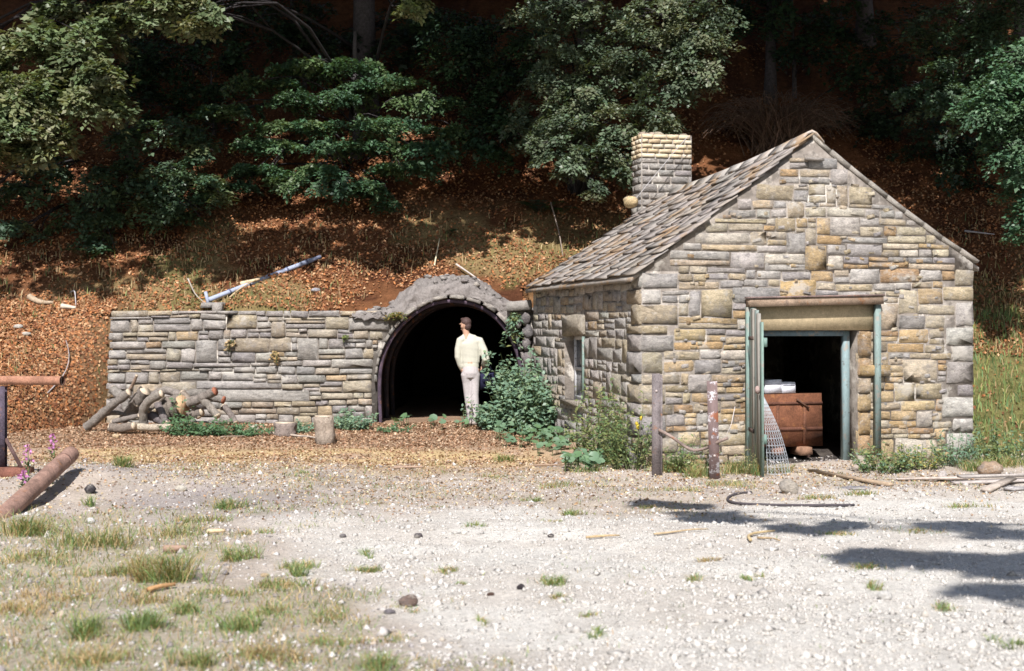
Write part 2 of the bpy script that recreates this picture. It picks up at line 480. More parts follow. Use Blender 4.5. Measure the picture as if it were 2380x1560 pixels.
def lay(zs, free, mean_w, r, wmin=0.12, split=0.0, amp=0.012, gap=0.012, jump=0.13):
    """courses between the heights zs; free(z0, z1) gives the open intervals; returns (u, z, w, h)"""
    ph = r.uniform(0, 6.28, len(zs)); fq = r.uniform(1.0, 2.6, len(zs))
    line = lambda i, u: zs[i] + (amp * math.sin(u * fq[i] + ph[i]) if 0 < i < len(zs) - 1 else 0)
    out = []
    taken = []
    for i in range(len(zs) - 1):
        hrow = zs[i + 1] - zs[i]
        iv = list(free(zs[i], zs[i + 1]))
        for (c0, c1) in taken:                      # cut out what the tall stones below already fill
            nv = []
            for (a0, b0) in iv:
                if c1 <= a0 or c0 >= b0: nv.append((a0, b0))
                else:
                    if c0 > a0: nv.append((a0, c0))
                    if c1 < b0: nv.append((c1, b0))
            iv = nv
        taken = []
        up = list(free(zs[i + 1], zs[i + 2])) if i + 2 < len(zs) else []
        for (a0, b0) in iv:
            if b0 - a0 < 0.06: continue
            cuts = [a0]
            while True:
                w = max(wmin, r.lognormal(math.log(mean_w * (0.75 + 0.4 * min(1.6, hrow / 0.15) * 0.6)), 0.45))
                if cuts[-1] + w > b0 - wmin * 0.8: break
                cuts.append(cuts[-1] + w)
            cuts.append(b0)
            for u0, u1 in zip(cuts[:-1], cuts[1:]):
                uc = (u0 + u1) / 2
                zl, zh = line(i, uc), line(i + 1, uc)
                if 0.14 < u1 - u0 < 0.55 and r.random() < jump and any(p0 <= u0 and u1 <= p1 for p0, p1 in up):
                    zh = line(i + 2, uc); taken.append((u0, u1))
                    out.append((uc, (zl + zh) / 2, u1 - u0 - gap, zh - zl - gap))
                elif zh - zl > 0.13 and r.random() < split:
                    k = r.uniform(0.35, 0.65); zm = zl + (zh - zl) * k
                    for (q0, q1) in ((zl, zm), (zm, zh)):
                        if u1 - u0 > 0.36 and r.random() < 0.4:
                            um = u0 + (u1 - u0) * r.uniform(.35, .65)
                            out.append(((u0 + um) / 2, (q0 + q1) / 2, um - u0 - gap, q1 - q0 - gap)); out.append(((um + u1) / 2, (q0 + q1) / 2, u1 - um - gap, q1 - q0 - gap))
                        else: out.append((uc, (q0 + q1) / 2, u1 - u0 - gap, q1 - q0 - gap))
                else:
                    out.append((uc, (zl + zh) / 2, u1 - u0 - gap, zh - zl - gap))
    return out

def put_stone(name, parent, O, U, N, rect, colour, r, proud=(0.018, 0.05), mat=None, tilt=0.02, mb=None):
    u, z, w, h = rect
    Vl, F4, F3 = stone_geo(w, h, r.uniform(*proud), r=r)
    th = r.normal(0, tilt) * min(1, 0.25 / w)
    cs, sn = math.cos(th), math.sin(th)
    x = Vl[:, 0] * cs - Vl[:, 2] * sn; zz = Vl[:, 0] * sn + Vl[:, 2] * cs
    Vw = O + np.outer(u + x, U) + np.outer(Vl[:, 1], N) + np.outer(z + zz, Z3)
    if mb is not None:
        mb.add(Vw, [tuple(f) for f in F4] + [tuple(f) for f in F3], colour); return None
    return obj(name, Vw, [F4, F3], mat or M['stone'], parent, np.asarray(colour), O + u * U + z * Z3)

GREY = [(0.355, 0.325, 0.30), (0.40, 0.365, 0.33), (0.32, 0.295, 0.28), (0.44, 0.40, 0.355)]
TANS = [(0.43, 0.345, 0.235), (0.46, 0.36, 0.225), (0.40, 0.315, 0.215), (0.49, 0.41, 0.29)]
OCHR = [(0.47, 0.325, 0.165), (0.44, 0.285, 0.13), (0.51, 0.37, 0.20), (0.40, 0.25, 0.125)]
def pick(w, r, mean=(0.42, 0.362, 0.285), pull=0.15):
    k = r.random()
    p = OCHR if k < w[0] else TANS if k < w[0] + w[1] else GREY
    c = np.array(p[r.integers(len(p))]) * (1 - pull) + np.array(mean) * pull
    return cj(c * np.array([1.05, 1.07, 1.12]), 0.10, r)

# ------------------------------------------------------------------ stone hut
hut = empty('stone_hut', hp(HW / 2, HL / 2, -0.1), 'small stone hut with stone slate roof, brick topped chimney and open doorway', 'hut')
TH = 0.45
td0, td1 = gt(1770), gt(1992)                 # masonry opening
ztop = gz_px(gt(1880), 768)                   # underside of the door lintel
lt0, lt1, lz1 = gt(1756), gt(2026), gz_px(gt(1880), 708)
zb = -0.35
mb = MB()
MC = (0.37, 0.33, 0.29)
def wallbox(mb, t0, t1, l0, l1, z0, z1, col=MC):
    mb.box(hp(t0, l0, z0), G3 * (t1 - t0), L3 * (l1 - l0), Z3 * (z1 - z0), col)
wallbox(mb, 0.012, td0, 0, TH, zb, EV_L); wallbox(mb, td1, HW - 0.012, 0, TH, zb, EV_L); wallbox(mb, td0, td1, 0, TH, ztop, EV_L)
mb.prism([hp(0.012, 0, EV_L), hp(HW - 0.012, 0, EV_L), hp(HW - 0.012, 0, EV_R), hp(APT, 0, APX)], L3 * TH, MC)
gable = mb.build('gable_wall', M['mortar'], hut)
wl0, wl1, wz0, wz1 = 2.57, 3.62, 0.66, 1.62    # window hole in the side wall
mb = MB()
MS = (0.44, 0.40, 0.345)
wallbox(mb, 0, TH, TH, wl0, zb, 2.42, MS); wallbox(mb, 0, TH, wl1, HL, zb, 2.42, MS)
wallbox(mb, 0, TH, wl0, wl1, zb, wz0, MS); wallbox(mb, 0, TH, wl0, wl1, wz1, 2.42, MS)
side = mb.build('side_wall', M['mortar'], hut)
mb = MB()
wallbox(mb, HW - TH, HW, TH, HL, zb, 2.5)
mb.build('far_side_wall', M['mortar'], hut)
mb = MB()
wallbox(mb, TH, HW - TH, HL - TH, HL, zb, 2.4)
mb.prism([hp(0, HL - TH, 2.4), hp(HW, HL - TH, 2.4), hp(APT, HL - TH, 3.85)], L3 * TH, MC)
mb.build('back_wall', M['mortar'], hut)

r1 = np.random.default_rng(21)
# quoins: the big corner blocks
quoins = []
z = zb + 0.25; k = 0
qh = [0.24, 0.20, 0.27, 0.16, 0.25, 0.13, 0.28, 0.22, 0.12, 0.26, 0.2, 0.27, .2, .2]
qedge = []
for i, h in enumerate(qh):
    if z + h > 2.44: h = 2.44 - z
    if h < 0.07: break
    w = [0.30, 0.47][i % 2] + r1.uniform(-0.05, 0.06)
    qedge.append((z, z + h, w)); quoins.append((w / 2, z + h / 2, w - 0.012, h - 0.012)); z += h
z = zb + 0.2
redge = []
for i, h in enumerate([0.22, 0.26, 0.2, 0.28, 0.17, 0.3, 0.22, 0.25, 0.34, .2, .3, .3]):
    if z + h > 2.52: h = 2.52 - z
    if h < 0.07: break
    w = [0.28, 0.44][i % 2] + r1.uniform(-0.05, 0.06)
    redge.append((z, z + h, w)); quoins.append((HW - w / 2, z + h / 2, w - 0.012, h - 0.012)); z += h
lbot, ltop = lt0, lt1
ledge_t = (gt(1993), gt(2060))
def free_gable(z0, z1):
    lo, hi = 0.0, HW
    if z1 > EV_L:
        zz = max(z1, EV_L)
        lo = max(lo, (zz - EV_L) / (APX - EV_L) * APT + 0.05)
        hi = min(hi, HW - (zz - EV_R) / (APX - EV_R) * (HW - APT) - 0.03)
    for (a0, b0, w) in qedge:
        if a0 < z1 - 0.02 and b0 > z0 + 0.02: lo = max(lo, w)
    for (a0, b0, w) in redge:
        if a0 < z1 - 0.02 and b0 > z0 + 0.02: hi = min(hi, HW - w)
    if hi - lo < 0.15: return []
    zm = (z0 + z1) / 2
    if zm < ztop: return [(lo, td0), (td1, hi)]
    if zm < lz1: return [(lo, lt0), (lt1, hi)]
    return [(lo, hi)]
zs = [zb + 0.1]
while zs[-1] < ztop - 0.2: zs.append(zs[-1] + r1.uniform(0.095, 0.17))
zs.append(ztop)
zs += [ztop + (lz1 - ztop) * 0.52, lz1]
while zs[-1] < APX - 0.2: zs.append(zs[-1] + r1.choice([0.10, 0.13, 0.16, 0.20, 0.24]))
rects = lay(zs, free_gable, 0.33, r1, 0.10, 0.38, 0.028, 0.004)
for q in quoins:
    c = pick((0.03, 0.42), r1)
    if q[0] > 2 and r1.random() < 0.4: c = cj((0.50, 0.47, 0.43), 0.06, r1)
    put_stone('quoin', gable, hp(0, 0, 0), G3, -L3, q, c, r1, (0.008, 0.022), tilt=0.004)
for q in rects:
    u, z = q[0], q[1]
    warm = 0.15 + 0.45 * (1 - smooth(0.6, 2.6, z)) * (1 - 0.5 * smooth(1.2, 0.3, u)) + 0.18 * math.exp(-((u - 2.6) / 1.0) ** 2)
    if z > 2.9: warm *= 0.5
    warm = float(np.clip(warm * 0.85, 0, 0.8))
    c = pick((warm * 0.85, 0.48), r1)
    if r1.random() < 0.05: c = cj((0.56, 0.50, 0.42), 0.05, r1)
    put_stone('stone', gable, hp(0, 0, 0), G3, -L3, q, c, r1, (0.002, 0.014), tilt=0.035)
pins = MB()
for k in range(260):
    u, z = r1.uniform(0.35, HW - .35), r1.uniform(0.0, 3.7)
    ok = any(b0 - .02 > u > a0 + .02 for a0, b0 in free_gable(z - .03, z + .03))
    if ok: put_stone('pin', gable, hp(0, 0, 0), G3, -L3, (u, z, r1.uniform(.04, .12), r1.uniform(.03, .06)), pick((.2, .4), r1) * r1.uniform(.75, 1.15), r1, (0.010, 0.022), tilt=.15, mb=pins)
pins.build('pinning_stones', M['stone'], gable)['kind'] = 'stuff'
# verge copings on the far slope of the gable, lying over the wall head
n = 9
for i in range(n):
    f0, f1 = i / n, (i + 1) / n
    vz = lambda f: APX + 0.035 + f * (EV_R - 0.03 - APX) - 0.06 * math.sin(f * math.pi)
    p0 = hp(APT + f0 * (HW + 0.06 - APT), -0.02, vz(f0)); p1 = hp(APT + f1 * (HW + 0.06 - APT), -0.02, vz(f1))
    d = p1 - p0; up = np.cross(d, L3); up /= np.linalg.norm(up); up *= (1 if up[2] > 0 else -1)
    MB().box(p0 - up * 0.02 + up * r1.uniform(-0.006, 0.006), d * 0.992, L3 * r1.uniform(0.42, 0.5), up * r1.uniform(0.05, 0.062), cj((0.40, 0.36, 0.315), 0.06, r1), 0.005).build('coping_stone', M['concrete'], gable)
# door surround in stone
MB().box(hp(lt0, -0.03, ztop + .003), G3 * (lt1 - lt0), L3 * .1, Z3 * (lz1 - ztop - .006), (0.47, 0.375, 0.24), .004).build('lintel', M['brick'], gable)
z = zb + 0.12; zl = gz_px(gt(2025), 872)
jt = [0.3, 0.26, 0.30, 0.24, 0.22, 0.26, 0.3]
i = 0
while z < ztop - 0.05 and i < 9:
    h = min(jt[i % 7], ztop - z)
    if ztop - z - h < 0.1: h = ztop - z
    put_stone('jamb_stone', gable, hp(0, 0, 0), G3, -L3, (td1 + 0.09, z + h / 2, 0.17, h - 0.012), pick((0.45, 0.5), r1), r1, (0.05, 0.055), tilt=0.004)
    z += h; i += 1
lw = ledge_t[1] - ledge_t[0]
MB().box(hp(ledge_t[0], 0.0, zl), G3 * lw, -L3 * 0.105, Z3 * 0.13, (0.42, 0.30, 0.16), 0.01).build('ledge_stone', M['stone'], gable)
# small dark stone slip under the apex
MB().box(hp(gt(1868), 0.02, gz_px(gt(1885), 374)), G3 * 0.24, -L3 * 0.12, Z3 * 0.035, (0.30, 0.27, 0.24), 0.004).build('slip_stone', M['stone'], gable)

# side wall stones: the nearer ones one by one, the rest joined
r2 = np.random.default_rng(31)
zs = [zb + 0.15]
while zs[-1] < 2.2: zs.append(zs[-1] + r2.uniform(0.11, 0.165))
zs.append(2.42)
wlin = (2.52, 3.70)
def free_side(z0, z1):
    zm = (z0 + z1) / 2
    lo = 0.0
    for (a0, b0, w) in qedge:
        if a0 < zm < b0: lo = 0.55 if w < 0.45 else 0.36
    if wz0 - 0.06 < zm < wz1: return [(lo, wl0), (wl1, HL)]
    if wz1 <= zm < wz1 + 0.32: return [(lo, wlin[0]), (wlin[1], HL)]
    return [(lo, HL)]
rects = lay(zs, free_side, 0.34, r2, 0.12, 0.2, 0.018, 0.005)
for (a0, b0, w) in qedge:
    lw_ = 0.55 if w < 0.45 else 0.36
    put_stone('quoin', side, hp(0, 0, 0), L3, -G3, (lw_ / 2, (a0 + b0) / 2, lw_ - 0.012, b0 - a0 - 0.012), pick((0, 0.3), r2), r2, (0.008, 0.02), tilt=0.003)
put_stone('window_lintel', side, hp(0, 0, 0), L3, -G3, (sum(wlin) / 2, wz1 + 0.16, wlin[1] - wlin[0], 0.31), (0.40, 0.35, 0.28), r2, (0.03, 0.035), tilt=0)
put_stone('window_sill', side, hp(0, 0, 0), L3, -G3, ((wl0 + wl1) / 2, wz0 - 0.04, wl1 - wl0 + 0.1, 0.08), (0.38, 0.33, 0.27), r2, (0.06, 0.065), tilt=0)
far = MB()
for q in sorted(rects, key=lambda q: q[0]):
    w = 0.03 if q[1] > 0.6 else 0.08
    c = pick((w, 0.40), r2, (0.39, 0.35, 0.295), .35)
    if q[0] < 2.2: put_stone('stone', side, hp(0, 0, 0), L3, -G3, q, c, r2, (0.001, 0.006))
    else: put_stone('stone', side, hp(0, 0, 0), L3, -G3, q, c, r2, (0.001, 0.006), mb=far)
far.build('far_stones', M['stone'], side)['kind'] = 'stuff'

# window
win = MB()
fl0, fl1, tin = wl0 + 0.03, wl1 - 0.02, 0.137
def sidebox(mb, l0, l1, t0, t1, z0, z1, col):
    mb.box(hp(t0, l0, z0), G3 * (t1 - t0), L3 * (l1 - l0), Z3 * (z1 - z0), col)
WC = (0.62, 0.62, 0.64)
for (l0, l1, z0, z1) in ((fl0, fl0 + .06, wz0, wz1), (fl1 - .06, fl1, wz0, wz1), (fl0 + .06, fl1 - .06, wz0, wz0 + .06), (fl0 + .06, fl1 - .06, wz1 - .06, wz1)):
    sidebox(win, l0, l1, tin, tin + 0.06, z0, z1, WC)
winf = win.build('window', M['paint'], hut)
for k, (z0, z1) in enumerate(((wz0 + .06, 1.10), (1.15, wz1 - .06))):
    for (l0, l1) in ((fl0 + .06, (fl0 + fl1) / 2 - .02), ((fl0 + fl1) / 2 + .02, fl1 - .06)):
        p = MB(); sidebox(p, l0, l1, tin + 0.025, tin + 0.03, z0, z1, (0.1, 0.1, 0.1)); p.build('pane', M['glass'], winf)
p = MB(); sidebox(p, fl0 + .06, fl1 - .06, tin + 0.004, tin + 0.055, 1.10, 1.15, (0.52, 0.53, 0.56)); p.build('transom', M['paint'], winf)
p = MB(); sidebox(p, (fl0 + fl1) / 2 - .02, (fl0 + fl1) / 2 + .02, tin + 0.006, tin + 0.05, wz0 + .06, 1.10, WC); p.build('mullion', M['paint'], winf)
p = MB(); sidebox(p, (fl0 + fl1) / 2 - .02, (fl0 + fl1) / 2 + .02, tin + 0.006, tin + 0.05, 1.15, wz1 - .06, WC); p.build('mullion', M['paint'], winf)
p = MB(); sidebox(p, wl0 - .01, wl0 + .03, -0.03, 0.06, wz0 + 0.01, wz1 - 0.01, (0.18, 0.25, 0.22)); p.build('jamb_board', M['paint'], winf)

# roof: boarded deck with every stone slate laid on it
OV = 0.12
def ridge_z(l): return APX + 0.03 - 0.045 * l - 0.05 * math.sin(math.pi * min(1, max(0, l / 5.6)))
def roofpt(s, l, up=0.0):
    t = -OV + s * (APT + OV)
    ze = EV_L - OV * 0.72
    z = ze + s * (ridge_z(l) - ze) - 0.07 * math.sin(s * math.pi) * (0.35 + 0.65 * math.sin(math.pi * min(1, max(0, l / 5.6))))
    return hp(t, l, z + up)
mb = MB()
ns, nl = 8, 10
def shell(fn, th):
    V = []; F = []
    for i in range(ns + 1):
        for j in range(nl + 1):
            V.append(fn(i / ns, 0.03 + j / nl * (HL + 0.05)))
    V = np.array(V); m = len(V)
    V = np.concatenate([V, V - Z3 * th])
    ix = lambda i, j: i * (nl + 1) + j
    for i in range(ns):
        for j in range(nl):
            q = (ix(i, j), ix(i + 1, j), ix(i + 1, j + 1), ix(i, j + 1))
            F.append(q); F.append(tuple(m + k for k in q[::-1]))
    ring = [ix(0, j) for j in range(nl + 1)] + [ix(i, nl) for i in range(1, ns + 1)] + [ix(ns, j) for j in range(nl - 1, -1, -1)] + [ix(i, 0) for i in range(ns - 1, 0, -1)]
    for k in range(len(ring)):
        p, q = ring[k], ring[(k + 1) % len(ring)]
        F.append((p, q, m + q, m + p))
    return V, F
V, F = shell(roofpt, 0.05); mb.add(V, F, (0.30, 0.27, 0.24))
def roofpt2(s, l):
    t = HW + 0.1 - s * (HW + 0.1 - APT)
    ze = EV_R - 0.05
    return hp(t, l, ze + s * (ridge_z(l) - ze) - 0.004)
V, F = shell(roofpt2, 0.05); mb.add(V, F, (0.30, 0.27, 0.24))
roof = mb.build('roof', M['slate'], hut)
r3 = np.random.default_rng(41)
NC = 13
for i in range(NC):
    s0 = i / NC; s1 = min(1.0, (i + 1.45) / NC)
    l = -0.06 + r3.uniform(0, 0.1) - 0.10
    while l < HL + 0.10:
        w = r3.uniform(0.30, 0.66)
        lo, hi = max(l, -0.07 + r3.uniform(-.03, .03)), min(l + w, HL + 0.13)
        l += w
        if hi - lo < 0.08: continue
        ds = r3.normal(0, 0.009)
        n0, n1 = 0.046 + r3.normal(0, 0.007), 0.010
        thk = r3.uniform(0.018, 0.030)
        c = cj([(0.30, 0.27, 0.25), (0.32, 0.285, 0.26), (0.285, 0.26, 0.24), (0.32, 0.28, 0.24)][r3.integers(4)], 0.06, r3)
        m = (lo + hi) / 2
        bot = [roofpt(max(0, s0 + ds), lo + .006, n0), roofpt(max(0, s0 + ds - 0.012 * r3.random()), m, n0), roofpt(max(0, s0 + ds), hi - .006, n0),
               roofpt(s1, hi - .006, n1), roofpt(s1, lo + .006, n1)]
        bot = np.array(bot) + r3.normal(0, 0.004, (5, 3))
        top = bot + Z3 * thk + r3.normal(0, 0.003, (5, 3))
        q = MB(); q.add(np.concatenate([bot, top]), [(4, 3, 2, 1, 0), (5, 6, 7, 8, 9)] + [(k, (k + 1) % 5, 5 + (k + 1) % 5, 5 + k) for k in range(5)], c)
        q.build('slate', M['slate'], roof)
l = -0.03
while l < HL - 0.5:
    w = r3.uniform(0.45, 0.7); e = min(l + w, HL)
    c0, c1 = hp(APT, l, ridge_z(l) + 0.055), hp(APT, e, ridge_z(e) + 0.055)
    prof = [(-0.17, -0.115), (-0.06, 0.0), (0.0, 0.025), (0.06, 0.0), (0.17, -0.12)]
    V = np.array([c0 + G3 * x + Z3 * zz for x, zz in prof] + [c1 - L3 * 0.01 + G3 * x + Z3 * zz for x, zz in prof])
    V = np.concatenate([V, V - Z3 * 0.035]) + r3.normal(0, 0.004, (20, 3))
    F = [(k, k + 1, k + 6, k + 5) for k in range(4)] + [(10 + k, 15 + k, 16 + k, 11 + k) for k in range(4)] + [(k, 10 + k, 11 + k, k + 1) for k in range(4)] + [(5 + k, 6 + k, 16 + k, 15 + k) for k in range(4)] + [(0, 5, 15, 10), (4, 14, 19, 9)]
    MB().add(V, F, cj((0.37, 0.34, 0.31), 0.08, r3)).build('ridge_stone', M['slate'], roof)
    l = e

# chimney
r4 = np.random.default_rng(51)
cl0, cl1, ct0, ct1 = HL - 0.02, HL + 0.45, APT - 0.47, APT + 0.42
cz1 = EYE - (312 - HOR) / FD * 23.9; czm = EYE - (368 - HOR) / FD * 23.9
mb = MB(); wallbox(mb, ct0, ct1, cl0, cl1, 2.0, cz1 - 0.01, (0.36, 0.33, 0.30))
chim = mb.build('chimney', M['mortar'], hut)
def course_blocks(z0, z1, bw, name, cols, off, mat, proud):
    for (O, U, N, L) in ((hp(ct0, cl0, 0), G3, -L3, ct1 - ct0), (hp(ct0, cl0, 0), L3, -G3, cl1 - cl0)):
        u = -off * bw
        while u < L - 0.02:
            u0, u1 = max(0, u), min(L, u + bw * r4.uniform(0.88, 1.12)); u = u1
            if u1 - u0 < 0.035: continue
            put_stone(name, chim, O, U, N, ((u0 + u1) / 2, (z0 + z1) / 2, u1 - u0 - 0.014, z1 - z0 - 0.014), cj(cols[r4.integers(len(cols))], 0.08, r4), r4, proud, mat, 0.008)
nb = 5; hb = (cz1 - czm) / nb
for i in range(nb):
    course_blocks(czm + i * hb, czm + (i + 1) * hb, 0.215, 'brick', [(0.56, 0.455, 0.31), (0.60, 0.50, 0.35), (0.52, 0.41, 0.27), (0.60, 0.53, 0.41)], 0.5 * (i % 2), M['brick'], (0.02, 0.03))
z = 3.25; i = 0
while z < czm - 0.03:
    h = min(r4.uniform(0.10, 0.15), czm - z)
    if czm - z - h < 0.06: h = czm - z
    course_blocks(z, z + h, 0.31, 'stone', [(0.33, 0.31, 0.29), (0.29, 0.27, 0.255), (0.37, 0.34, 0.31)], 0.5 * (i % 2), M['stone'], (0.012, 0.03)); z += h; i += 1
mb = MB()
for k in range(9):
    mb.ball(hp(ct0 + 0.08 + k * 0.09, cl0 + 0.1 + r4.uniform(0, 0.2), cz1 + 0.0), (0.09, 0.09, r4.uniform(0.025, 0.06)), 7, 5, cj((0.40, 0.33, 0.26), 0.15, r4), 0.12)
mb.build('mortar_flaunching', M['concrete'], chim)
mb = MB(); mb.tube([P(1600, 316, 23.72), P(1560, 362, 23.66), P(1512, 420, 23.5), P(1478, 462, 23.2)], 0.0065, 5, (0.42, 0.40, 0.40)); mb.build('stay_wire', M['plain'], chim)
mb = MB(); mb.ball(P(1466, 470, 23.25), (0.125, 0.12, 0.10), 12, 8, (0.55, 0.42, 0.24), 0.05)
cob = mb.build('round_stone', M['stone'], None, None, True)
tag(cob, 'rounded sandy boulder resting on the roof edge beside the chimney', 'stone')

# timber door surround, door leaf and frame
GP = (0.2, 0.27, 0.235)
zh0 = gz_px(gt(1735), 714); zh1 = gz_px(gt(1735), 697)
t0, t1 = gt(1730), gt(2038)
surround = MB()
surround.box(hp(t0, -0.05, zh0), G3 * (t1 - t0) + Z3 * 0.045, -L3 * 0.13, Z3 * 0.105, (0.27, 0.195, 0.14))
dfr = surround.build('door_header', M['rust'], hut)
MB().box(hp(t0 - 0.01, -0.03, zh0 + 0.108), G3 * (t1 - t0 + 0.02) + Z3 * 0.045, -L3 * 0.17, Z3 * 0.02, (0.22, 0.155, 0.14)).build('drip_board', M['rust'], hut)
b = gt(1728)
MB().box(hp(b, -0.055, gz_px(b, 1087)), G3 * 0.125, -L3 * 0.06, Z3 * (zh0 - gz_px(b, 1087) - 0.003), (0.19, 0.265, 0.235)).build('door_post', M['paint'], hut)
b = gt(2025)
MB().box(hp(b, -0.055, gz_px(b, 1040)), G3 * 0.075, -L3 * 0.07, Z3 * (zh0 + 0.035 - gz_px(b, 1040)), (0.20, 0.26, 0.245)).build('door_post', M['paint'], hut)
b = gt(1967)
MB().box(hp(b + 0.01, 0.10, zb + 0.2), G3 * 0.085, L3 * 0.09, Z3 * (ztop - zb - 0.21), (0.20, 0.27, 0.28)).build('door_frame', M['paint'], hut)
MB().box(hp(td0 + 0.02, 0.10, ztop - 0.075), G3 * (b - td0 - 0.012), L3 * 0.09, Z3 * 0.07, (0.14, 0.20, 0.24)).build('door_frame', M['paint'], hut)
MB().box(hp(td0 + 0.012, 0.10, zb + 0.2), G3 * 0.05, L3 * 0.09, Z3 * (ztop - zb - 0.29), (0.17, 0.26, 0.24)).build('door_frame', M['paint'], hut)
# leaf swung out towards the yard, seen nearly edge on
door_l = MB()
H0 = np.array([*P(1747, 800, 18.12)[:2], 0.0]); H1 = np.array([*P(1776, 800, 17.05)[:2], 0.0])
dd = H1 - H0; dl = np.linalg.norm(dd); dd /= dl; dn = np.array([-dd[1], dd[0], 0]); dn *= (-1 if dn[0] > 0 else 1)
nbd = 5
tops = [1.98, 1.97, 1.95, 1.90, 1.80]
bots = [-0.02, 0.0, 0.02, 0.03, -0.10]
z0l = H0 + Z3 * 0.35
door_l.box(H0 + dd * 0.02 + Z3 * 0.33 - dn * 0.04, dd * (dl - 0.05), dn * 0.04, Z3 * 0.11, (0.16, 0.24, 0.21))
door_l.box(H0 + dd * 0.02 + Z3 * 1.5 - dn * 0.04, dd * (dl - 0.05), dn * 0.04, Z3 * 0.11, (0.16, 0.24, 0.21))
door = door_l.build('door', M['paint'], hut)
for i in range(nbd):
    w = dl / nbd
    cc = [(0.20, 0.265, 0.24), (0.29, 0.27, 0.235), (0.22, 0.265, 0.245), (0.28, 0.26, 0.23), (0.19, 0.265, 0.23)][i]
    MB().box(H0 + dd * (i * w + 0.004) + dn * (0.006 * (i % 2)) + Z3 * bots[i], dd * (w - 0.012), dn * 0.028, Z3 * (tops[i] - bots[i]), cc, 0.004).build('board', M['paint'], door)

for zz in (.42, 1.58):
    MB().box(H0 + dd * 0.02 + Z3 * zz + dn * .035, dd * 0.42, dn * 0.010, Z3 * 0.045, (0.10, 0.07, 0.06), .002).build('hinge', M['rust'], door)
mb = MB(); mb.ball(H0 + dd * (dl - .14) + Z3 * .98 + dn * .06, (.035, .04, .05), 9, 6, (0.30, 0.22, 0.20), .06); mb.build('knot_latch', M['rust'], door)

# ------------------------------------------------------------------ retaining wall
r5 = np.random.default_rng(61)
WY = 23.8
wx0, wx1 = P(258, 0, WY)[0], P(893, 0, WY)[0]
wtop = P(0, 722, WY)[2]
arch_px = [(884, 985), (880, 940), (879, 880), (885, 832), (905, 787), (935, 748), (975, 716), (1015, 699), (1045, 695), (1085, 698), (1130, 714), (1165, 742), (1193, 783), (1211, 830), (1217, 880), (1217, 940), (1215, 990)]
AY = 23.85
arch = np.array([P(x, y, AY) for x, y in arch_px])
def arch_left(z):
    lp = arch[:9]
    return float(np.interp(z, lp[:, 2], lp[:, 0]))
rw = empty('retaining_wall', (wx0, WY, 0.1), 'long drystone retaining wall of thin grey courses at the hill foot', 'stone wall')
mb = MB()
mb.box((wx0 + 0.03, WY, -0.3), (P(880, 0, WY)[0] - wx0 - 0.05, 0, 0), (0, 0.5, 0), (0, 0, wtop + 0.25), (0.16, 0.145, 0.13))
mb.prism([P(880, 985, WY) + Vector((-0.03, 0, -0.2)), P(880, 870, WY), P(905, 790, WY), P(950, 742, WY), P(905, 728, WY), P(880, 728, WY)], (0, 0.45, 0), (0.16, 0.145, 0.13))
mb.build('wall_core', M['mortar'], rw)
zs = [-0.1]
while zs[-1] < wtop - 0.26: zs.append(zs[-1] + r5.choice([0.08, 0.10, 0.12, 0.15, 0.18]))
zs += [wtop - 0.085, wtop]
def free_rw(z0, z1):
    zm = (z0 + z1) / 2
    return [(wx0 - 0.10 * (1 - zm / 2.0) + r5.uniform(-.015, .015), min(arch_left(z0), arch_left(z1)) - 0.10 if zm < 1.95 else P(885, 0, WY)[0])]
for q in lay(zs, free_rw, 0.37, r5, 0.10, 0.40, 0.034, 0.009, jump=0.05):
    t = q[1] / 2
    c = pick((0.03, 0.42), r5, (0.40, 0.355, 0.30), .3) * (0.84 + 0.14 * r5.random())
    if r5.random() < 0.12: c = cj((0.43, 0.375, 0.30), 0.06, r5)
    put_stone('coping_stone' if q[1] > wtop - 0.1 else 'stone', rw, np.array([0, WY, 0.0]), np.array([1.0, 0, 0]), np.array([0, -1.0, 0]), q, c, r5, (0.015, 0.06), tilt=0.03)

# ------------------------------------------------------------------ tunnel portal
tp = empty('tunnel_portal', (P(1048, 0, AY)[0], AY, 0.1), 'arched tunnel mouth lined with dark iron under a rough concrete cap', 'tunnel')
def smooth_curve(p, n):
    p = np.asarray(p, float)
    d = np.concatenate([[0], np.cumsum(np.linalg.norm(np.diff(p, axis=0), axis=1))])
    u = np.linspace(0, d[-1], n)
    q = np.stack([np.interp(u, d, p[:, k]) for k in range(3)], 1)
    for _ in range(2): q[1:-1] = (q[:-2] + 2 * q[1:-1] + q[2:]) / 4
    return q
ar = smooth_curve(arch, 41)
ar[0, 2] = ar[-1, 2] = -0.15
cen = np.array([P(1048, 0, AY)[0], 0.9])
nrm = np.stack([ar[:, 0] - cen[0], ar[:, 2] - cen[1]], 1); nrm /= np.linalg.norm(nrm, axis=1)[:, None]
N3 = np.stack([nrm[:, 0], np.zeros(len(ar)), nrm[:, 1]], 1)
def rib(y0, y1, th, name, mat, col):
    n = len(ar)
    V = np.concatenate([ar + [0, y0 - AY, 0], ar + [0, y1 - AY, 0], ar - N3 * th + [0, y0 - AY, 0], ar - N3 * th + [0, y1 - AY, 0]])
    F = []
    for i in range(n - 1):
        F += [(i, i + 1, n + i + 1, n + i), (2 * n + i, 3 * n + i, 3 * n + i + 1, 2 * n + i + 1), (i, 2 * n + i, 2 * n + i + 1, i + 1), (n + i, n + i + 1, 3 * n + i + 1, 3 * n + i)]
    F += [(0, n, 3 * n, 2 * n), (n - 1, 3 * n - 1, 4 * n - 1, 2 * n - 1)]
    return MB().add(V, F, col).build(name, mat, tp)
rib(23.72, 23.80, 0.055, 'arch_rib', M['rust'], (0.085, 0.06, 0.085))
rib(24.9, 24.98, 0.075, 'arch_rib', M['rust'], (0.05, 0.04, 0.045))
rib(26.1, 26.18, 0.075, 'arch_rib', M['rust'], (0.05, 0.04, 0.045))
